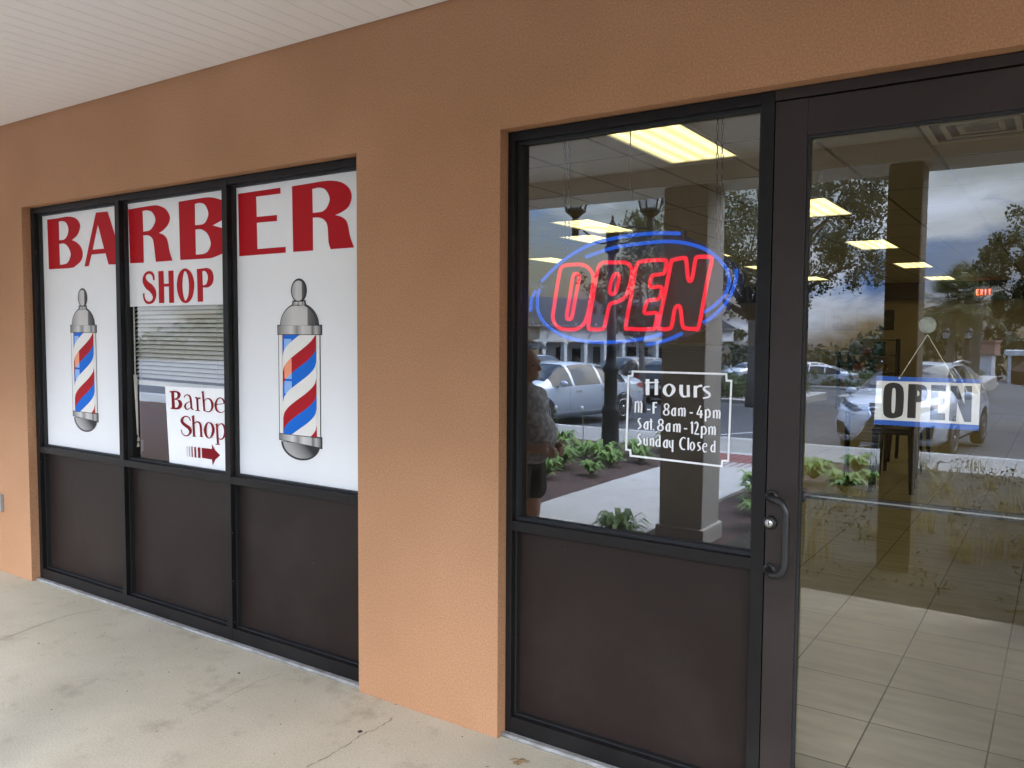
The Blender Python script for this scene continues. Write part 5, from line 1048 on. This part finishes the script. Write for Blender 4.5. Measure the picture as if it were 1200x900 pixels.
def palm(loc, h, label, seed, cr=1.5):
    t = empty('palm_tree', loc, 0, label, 'tree', 'fan palms by the drive'); rng = random.Random(seed); m = MB(); n = 26; pts = [(0.12 * math.sin(i / n * 2), 0, -0.3 + (h + .3) * i / n) for i in range(n + 1)]
    m.tube(pts, [0.19 + 0.025 * (i % 2) for i in range(n + 1)], 10); m.build('trunk', MT['palmtrunk'], t); c = MB()
    for k in range(46):
        az = rng.uniform(0, 6.283); el = rng.uniform(-.9, 1.35); L = cr * rng.uniform(.75, 1.05); d = Vector((math.cos(az) * math.cos(el), math.sin(az) * math.cos(el), math.sin(el))); base = Vector((pts[-1][0], 0, h)); tip = base + d * L * .55; sidev = d.cross(Vector((0, 0, 1))).normalized(); upv = sidev.cross(d)
        c.tube([tuple(base), tuple(tip)], 0.012, 4)
        for j in range(-9, 10):
            a = j * .14; dd = (d * math.cos(a) + sidev * math.sin(a)).normalized(); l = L * .62 * (1 - .25 * abs(j) / 9); q = tip + dd * l + Vector((0, 0, -.28 * l)); mid = tip + dd * l * .55; w = sidev * math.cos(a) * .022 - d * math.sin(a) * .022
            c.add([tuple(tip), tuple(mid + w), tuple(q), tuple(mid - w)], [(0, 1, 2, 3)])
    c.build('crown', MT['leaf_palm'], t); return t
palm((-4.9, -43.0, -1.3), 4.5, 'leftmost of the clustered fan palms beside the twin lanterns', 1, 1.9); palm((-4.3, -44.4, -1.3), 5.0, 'tallest fan palm in the middle of the cluster', 2, 1.9); palm((-3.7, -42.2, -1.3), 4.6, 'rightmost fan palm next to the gate pillar', 3, 1.9)

def hedge(x0, x1, y0, y1, zb, h, label, seed, mt='leaf_hedge', n=220, name='hedge'):
    rng = random.Random(seed); C = []; Rd = []
    for k in range(n): C.append((rng.uniform(x0, x1), rng.uniform(y0, y1), zb + h * rng.uniform(.1, .85))); Rd.append([.35, .35, .25])
    o = leaves(name, MT[mt], C, Rd, 40, 0.13, seed); return tag(o, label, 'hedge', 'clipped hedges on the islands')
hedge(-15.5, -9.5, -30.5, -28.0, zlot(-29), 0.75, 'low clipped hedge on the near kerbed island', 21); hedge(-16, -9.0, -33.5, -31.5, zlot(-32), 1.15, 'taller hedge row at the back of the near island', 22); hedge(-8.6, -4.8, -64, -39.5, zlot(-43), 0.8, 'hedge on the long island beside the drive', 23, n=420); hedge(-16.5, -7.5, -53.5, -50.5, zlot(-52), 1.3, 'low hedge behind the white car at the left edge of the door', 24)
hedge(-32, -30, -68, -60, zlot(-62), 2.4, 'green hedge seen between the white columns', 25)
C = []; Rd = []; rng = random.Random(31)
for k in range(1500):
    a = rng.uniform(R(95), R(200)) if k % 3 else rng.uniform(R(60), R(100)); d = rng.uniform(108, 122); x = d * math.cos(a) + 0; y = -abs(d * math.sin(a)); hh = 4.2 + 2.2 * math.sin(a * 9) + 1.6 * math.sin(a * 23 + 1); C.append((x, y, zlot(y) + rng.uniform(0, 1) * (hh + 2))); Rd.append([1.7, 1.7, 1.3])
tag(leaves('far_woodland', MT['leaf_far'], C, Rd, 30, 0.9, 31), 'dark line of woodland beyond the car park', 'woodland', kind='stuff')

def leafy(loc, r, n, seed):
    t = empty('leafy_plant', loc, random.Random(seed).uniform(0, 6), 'small bright green leafy plant growing in the mulch of the planting beds', 'plant', 'leafy plants in the mulch'); rng = random.Random(seed); m = MB()
    for k in range(n):
        az = rng.uniform(0, 6.283); L = r * rng.uniform(.6, 1.1); h = rng.uniform(.35, .95) * r * 1.1; w = L * .11; d = Vector((math.cos(az), math.sin(az), 0)); s = Vector((-d.y, d.x, 0)) * w; o0 = Vector((0, 0, .02)) + d * r * .08
        p1 = o0 + d * L * .35 + Vector((0, 0, h * .75)); p2 = o0 + d * L * .75 + Vector((0, 0, h)); p3 = o0 + d * L * 1.1 + Vector((0, 0, h * .72))
        m.add([tuple(o0), tuple(p1 + s), tuple(p1 - s), tuple(p2 + s), tuple(p2 - s), tuple(p3)], [(0, 1, 2), (1, 3, 4, 2), (3, 5, 4)], 0, True)
    m.build('foliage', MT['leaf_bright'], t); return t
rng = random.Random(44)
for i, (x, y, r) in enumerate(((-5.2, -5.9, .26), (-5.6, -6.4, .30), (-5.05, -6.7, .26), (-5.9, -5.9, .28), (-5.5, -5.4, .24), (-6.3, -6.7, .26), (-4.85, -7.4, .22), (-4.7, -8.2, .24), (-4.55, -7.9, .2), (-6.7, -6.0, .25), (-5.0, -5.2, .22), (-6.2, -7.6, .26), (-5.4, -6.9, .22), (-5.8, -6.6, .24), (-4.75, -6.4, .2), (-5.35, -4.7, .22), (-6.0, -5.2, .24), (-4.65, -5.7, .16), (-4.6, -7.0, .18),
                               (-2.62, -3.75, .2), (-2.35, -5.0, .24), (-2.6, -5.6, .24), (-2.2, -4.35, .2), (-1.9, -6.3, .24), (-2.4, -7.0, .24), (-2.1, -7.9, .22), (-2.95, -3.05, .22), (-1.75, -7.0, .16))):
    leafy((x, y, -0.02), r, 72, i + 5)
# dark low ground cover over the bed in front of the door
rng = random.Random(61); C = []; Rd = []
for k in range(150):
    x = rng.uniform(-2.2, 2.4); y = rng.uniform(-8.8, -2.75)
    if -2.95 < x < -2.2 and y > -4.2: continue
    C.append((x, y, rng.uniform(0.0, .10))); Rd.append([.16, .16, .06])
tag(leaves('ground_cover', MT['leaf_cover'], C, Rd, 26, 0.038, 61, up=0.3), 'dark low ground cover in the bed in front of the door', 'ground cover', kind='stuff')
# thin flower stalks
for i, (x, y) in enumerate(((-5.9, -7.0), (-5.6, -7.2), (-6.3, -7.3))):
    t = empty('flower_stalk', (x, y, -.02), 0, 'thin flower stalk with a pale seed head rising from the planting bed', 'plant', 'flower stalks in the bed'); m = MB(); m.tube([(0, 0, 0), (.03, .02, .35), (.02, .05, .62)], 0.005, 5); m.build('stem', MT['leaf_bright'], t); m = MB(); m.ball((.02, .05, .65), (.03, .03, .035), 6); m.build('flower_head', MT['white_paint'], t)
# pale ornamental grass filling the bed in front of the door
rng = np.random.default_rng(9); m = MB()
for c in range(46):
    cx = rng.uniform(-2.0, 1.6); cy = rng.uniform(-9.0, -3.1); big = rng.uniform(.25, .75)
    if -1.3 < cx < -0.7 and cy > -4.0: continue
    for k in range(30):
        x = cx + rng.normal() * .05; y = cy + rng.normal() * .05; L = big * rng.uniform(.5, 1.1); a = rng.uniform(0, 6.283); b = rng.uniform(.2, .95) * L; ca, sa = math.cos(a), math.sin(a); w = .0042
        P = [(x + b * ca * t ** 2, y + b * sa * t ** 2, -.02 + L * (t - .28 * t ** 3)) for t in (0, .3, .55, .8, 1)]
        vs = []
        for i, p in enumerate(P): ww = w * (1 - i / 4.3); vs += [(p[0] - sa * ww, p[1] + ca * ww, p[2]), (p[0] + sa * ww, p[1] - ca * ww, p[2])]
        m.add(vs, [(2 * i, 2 * i + 1, 2 * i + 3, 2 * i + 2) for i in range(4)])
tag(m.build('ornamental_grass', MT['grass']), 'pale wispy ornamental grass in the bed in front of the door', 'grass', kind='stuff')

# ---------------------------------------------------------------- buildings across the car park
def cottage():
    t = empty('columned_building', (-31.2, -48.3, -1.75), math.atan2(-11, 2.1), 'white columned shop row with a grey standing seam roof across the car park', 'building')   # local +x runs along the front, +y faces the car park
    L = 26.0; zE, zR = 2.95, 6.4
    m = MB(); m.box(-3, L, -6.2, -1.8, 0, 3.6); m.build('wall', MT['white_paint'], t)
    m = MB(); m.add([(-3.6, .5, 4.1), (L, .5, 4.1), (L, -4, zR), (-3.6, -4, zR), (-3.6, .5, 4.0), (L, .5, 4.0), (L, -8.5, 4.0), (-3.6, -8.5, 4.0)], [(0, 1, 2, 3), (4, 7, 6, 5), (0, 4, 5, 1), (3, 2, 6, 7), (0, 3, 7, 4), (1, 5, 6, 2)])
    x = -3.5
    while x < L: m.obox((x, -1.74, 5.28), (.025, 0, 0), (0, 2.24, -1.13), (0, .03, .06)); x += .45
    m.build('roof', MT['roof'], t)
    m = MB(); m.box(-3.3, L, -.35, 0.1, zE, 3.99); m.build('entablature', MT['white_paint'], t)
    for k in range(12): m = MB(); x = -2.9 + k * 2.35; m.box(x - .18, x + .18, -.3, .06, 0.2, zE - .15); m.box(x - .24, x + .24, -.35, .11, 0, .2); m.box(x - .23, x + .23, -.34, .1, zE - .15, zE - .002); m.build('column', MT['white_paint'], t)
    for k in range(6):
        x = -1.9 + k * 4.5; m = MB(); m.box(x, x + 1.5, -1.8, -1.74, .5, 2.6); w = m.build('window', MT['white_paint'], t); m = MB(); m.box(x + .1, x + 1.4, -1.739, -1.73, .6, 2.5); m.build('pane', MT['winglass'], w)
        m = MB(); m.box(x + 2.1, x + 3.1, -1.8, -1.74, 0, 2.4); d = m.build('door', MT['winglass'], t); m = MB(); m.box(x + 2.15, x + 2.2, -1.72, -1.70, .9, 1.3); m.build('handle', MT['steel'], d)
    m = MB()
    for k in range(11): x = -2.9 + k * 2.35; m.tube([(x + .2, .12, 3.2), (x + .9, .3, 4.3)], .05, 5)
    m.build('roof_bracket', MT['white_paint'], t)
    return t
cottage()
t = empty('tan_building', (-34.5, -44.5, -1.6), 0.0, 'small tan building with a dark awning at the left of the side window', 'building')
m = MB(); m.box(-6, 3, -3, 4, 0, 3.0); m.build('wall', MT['tan'], t); m = MB(); m.box(-6.2, 3.2, -3.2, 4.2, 3.002, 4.4); m.build('roof', MT['roof'], t); m = MB(); m.box(3.002, 3.05, -2, -.4, .8, 2.2); w = m.build('window', MT['white_paint'], t); m = MB(); m.box(3.051, 3.06, -1.9, -.5, .9, 2.1); m.build('pane', MT['winglass'], w); m = MB(); m.add([(3.0, -2.6, 2.9), (3.0, 3, 2.9), (4.1, 3, 2.3), (4.1, -2.6, 2.3), (3.0, -2.6, 2.8), (3.0, 3, 2.8)], [(0, 3, 2, 1), (4, 5, 2, 3), (0, 4, 3), (1, 2, 5)]); m.build('awning', MT['winglass'], t)
t = empty('gate_pillar', (-5.6, -77.6, -2.35), 0.2, 'white gate pillar with a pink brick head and a lantern on top', 'gate pillar')
m = MB(); m.box(-.55, .55, -.55, .55, 0.3, 2.7); m.build('shaft', MT['white_paint'], t); m = MB(); m.box(-.75, .75, -.75, .75, 0, .299); m.build('base', MT['white_paint'], t); m = MB(); m.box(-.8, .8, -.8, .8, 2.701, 3.7); m.box(-.9, .9, -.9, .9, 3.701, 3.85); m.build('brick_head', MT['brick_pink'], t)
m = MB(); m.lathe([(.08, 3.85), (.08, 4.0), (.25, 4.1), (.34, 4.6), (.4, 4.65), (.15, 4.95), (.03, 5.2)], n=6); m.build('lantern', MT['post_metal'], t)
t = empty('white_canopy', (1.6, -101, -3.1), 0.0, 'long flat white canopy on posts at the end of the drive', 'canopy')
m = MB(); m.box(-7, 8, -3, 3, 3.0, 3.5); m.build('roof', MT['white_paint'], t)
for x in (-6.5, -1.5, 3.5, 7.5): m = MB(); m.box(x - .15, x + .15, 2.6, 2.9, 0, 2.999); m.build('post', MT['white_paint'], t)
m = MB(); m.box(-7, 8, -2.9, -2.6, 0, 2.99); m.build('wall', MT['tan'], t)

# ---------------------------------------------------------------- cafe bits at the right
t = empty('patio_umbrella', (0.62, -5.6, -0.05), 0, 'brown canvas patio umbrella at the right edge of the door glass', 'umbrella')
m = MB(); m.tube([(0, 0, 0.05), (0, 0, 2.35)], 0.022, 10); m.build('pole', MT['darkwood'], t); m = MB(); m.lathe([(.24, 0), (.24, .05), (.05, .09), (.035, .3)], n=20); m.build('base', MT['post_metal'], t)
m = MB(); n = 8; rim = [(1.02 * math.cos(k * 2 * math.pi / n), 1.02 * math.sin(k * 2 * math.pi / n), 1.42) for k in range(n)]; top = (0, 0, 2.4)
for k in range(n): a, b = rim[k], rim[(k + 1) % n]; m.add([a, b, top, (a[0] * .99, a[1] * .99, 1.30), (b[0] * .99, b[1] * .99, 1.30)], [(0, 1, 2), (0, 3, 4, 1)])
m.build('canopy', MT['umbrella'], t)
for k in range(n): m = MB(); a = rim[k]; m.tube([(0, 0, 2.34), (a[0] * .98, a[1] * .98, 1.41)], .008, 5); m.build('rib', MT['darkwood'], t)
t = empty('bollard', (-0.02, -2.76, -0.05), 0, 'dark red round bollard at the edge of the walkway', 'bollard')
m = MB(); m.lathe([(.13, 0), (.14, .03), (.12, .06), (.12, .84), (.135, .86), (.135, .90), (.09, .96), (.001, .98)], n=24); m.build('post', MT['redpost'], t)
m = MB(); m.lathe([(.1225, .70), (.1225, .76)], n=24); m.build('band', MT['steel'], t)

# ---------------------------------------------------------------- the man waiting on the walkway
def person():
    t = empty('person', (-3.07, -1.80, 0), R(3), 'older balding man in a patterned shirt and dark shorts standing side-on', 'person')
    bm = bmesh.new()
    def cap(p1, r1, p2, r2, n=14):
        p1 = Vector(p1); p2 = Vector(p2); k = max(2, int((p2 - p1).length / (0.35 * min(r1, r2))) + 1)
        for i in range(k + 1): f = i / k; bmesh.ops.create_icosphere(bm, subdivisions=2, radius=r1 + (r2 - r1) * f, matrix=Matrix.Translation(p1.lerp(p2, f)))
    def ell(c, r, rot=(0, 0, 0)):
        from mathutils import Euler
        bmesh.ops.create_icosphere(bm, subdivisions=3, radius=1.0, matrix=Matrix.Translation(Vector(c)) @ Euler(rot).to_matrix().to_4x4() @ Matrix.Diagonal((*r, 1)))
    # x = forward, y = left
    for s in (1, -1):
        cap((0, s * .085, .80), .095, (.01, s * .095, .44), .062); cap((.01, s * .095, .44), .058, (-.02, s * .10, .25), .053); cap((-.02, s * .10, .25), .05, (-.03, s * .10, .08), .034)
        cap((-.03, s * .10, .05), .042, (.13, s * .115, .032), .030)
    ell((0, 0, .86), (.13, .165, .13)); ell((.055, 0, .97), (.165, .175, .17)); ell((.02, 0, 1.14), (.13, .175, .17)); ell((-.02, 0, 1.235), (.10, .185, .075)); cap((-.02, 0, 1.25), .06, (.015, 0, 1.36), .055)
    ell((.02, 0, 1.455), (.098, .076, .105)); ell((.045, 0, 1.395), (.072, .062, .065)); ell((.088, 0, 1.365), (.028, .034, .024)); cap((.112, 0, 1.455), .010, (.134, 0, 1.422), .015); ell((.102, 0, 1.478), (.022, .052, .012)); ell((.106, 0, 1.392), (.016, .026, .008)); ell((.105, 0, 1.38), (.015, .024, .008))
    for s in (1, -1): ell((.015, s * .077, 1.435), (.022, .010, .034), (0, 0, s * .3)); ell((.085, s * .04, 1.42), (.025, .022, .022))
    for s in (1, -1):
        sh = (-.02, s * .19, 1.21); el = (-.03, s * .235, .965); wr = (.20, s * .13, .895); cap(sh, .058, el, .043); cap(el, .042, wr, .029)
        d = Vector((.085, -s * .075, -.015)).normalized(); sd_ = Vector((0.35, s * .5, .7)).normalized(); w0 = Vector(wr); palm_ = w0 + d * .055
        cap(tuple(w0), .028, tuple(palm_), .032)
        up = Vector((0, 0, 1)); 
        for k, (L, off) in enumerate(((.070, .030), (.078, .010), (.073, -.010), (.060, -.028))):
            b0 = w0 + d * .085 + up * off; b1 = b0 + d * L * .5 + Vector((0, 0, -.004)); b2 = b1 + Vector((d.x * .3 - .35, d.y, -.2)).normalized() * L * .5; cap(tuple(b0 - d * .03), .0105, tuple(b1), .0095, 8); cap(tuple(b1), .0095, tuple(b2), .008, 8)
        cap(tuple(w0 + d * .03 + up * .02), .012, tuple(w0 + d * .065 + up * .058), .010); cap(tuple(w0 + d * .065 + up * .058), .010, tuple(w0 + d * .10 + up * .062), .009)
    me = bpy.data.meshes.new('body'); bm.to_mesh(me); bm.free(); o = bpy.data.objects.new('body', me); COL.objects.link(o)
    def remesh(o, vx, it):
        r = o.modifiers.new('r', 'REMESH'); r.mode = 'VOXEL'; r.voxel_size = vx; s = o.modifiers.new('s', 'SMOOTH'); s.iterations = it; s.factor = .5
        dg = bpy.context.evaluated_depsgraph_get(); me2 = bpy.data.meshes.new_from_object(o.evaluated_get(dg)); o.modifiers.clear(); o.data = me2; me2.polygons.foreach_set('use_smooth', [True] * len(me2.polygons))
    remesh(o, 0.0075, 3); o.data.materials.clear(); o.data.materials.append(MT['skin']); o.parent = t
    def cloth(name, build, mt, vx=0.012):
        nonlocal bm
        bm = bmesh.new(); build(); me = bpy.data.meshes.new(name); bm.to_mesh(me); bm.free(); c = bpy.data.objects.new(name, me); COL.objects.link(c); remesh(c, vx, 4); c.data.materials.clear(); c.data.materials.append(mt); c.parent = t; return c
    def sh_():
        ell((.03, 0, .875), (.172, .195, .12)); ell((.062, 0, .97), (.182, .195, .19)); ell((.02, 0, 1.14), (.148, .19, .185)); ell((-.02, 0, 1.24), (.115, .20, .085)); cap((-.02, 0, 1.27), .078, (-.005, 0, 1.30), .070)
        for s in (1, -1): cap((-.02, s * .185, 1.22), .078, (-.028, s * .228, 1.02), .072)
    cloth('shirt', sh_, MT['shirt'])
    def so_():
        ell((0, 0, .83), (.145, .18, .12))
        for s in (1, -1): cap((0, s * .085, .80), .112, (.01, s * .10, .60), .105)
    cloth('shorts', so_, MT['shorts'])
    def ha_():
        for s in (1, -1): ell((-.03, s * .045, 1.44), (.058, .040, .062))
        ell((-.062, 0, 1.435), (.030, .058, .065))
    cloth('hair', ha_, MT['hair'], 0.006)
    m = MB()
    for s in (1, -1): m.ball((.098, s * .034, 1.447), (.010, .012, .008), 8); e = m.build('eye', MT['eye'], t); m = MB()
    for s in (1, -1): m = MB(); m.ball((.03, s * .113, .035), (.135, .052, .04), 12); m.build('shoe', MT['chair'], t)
person()
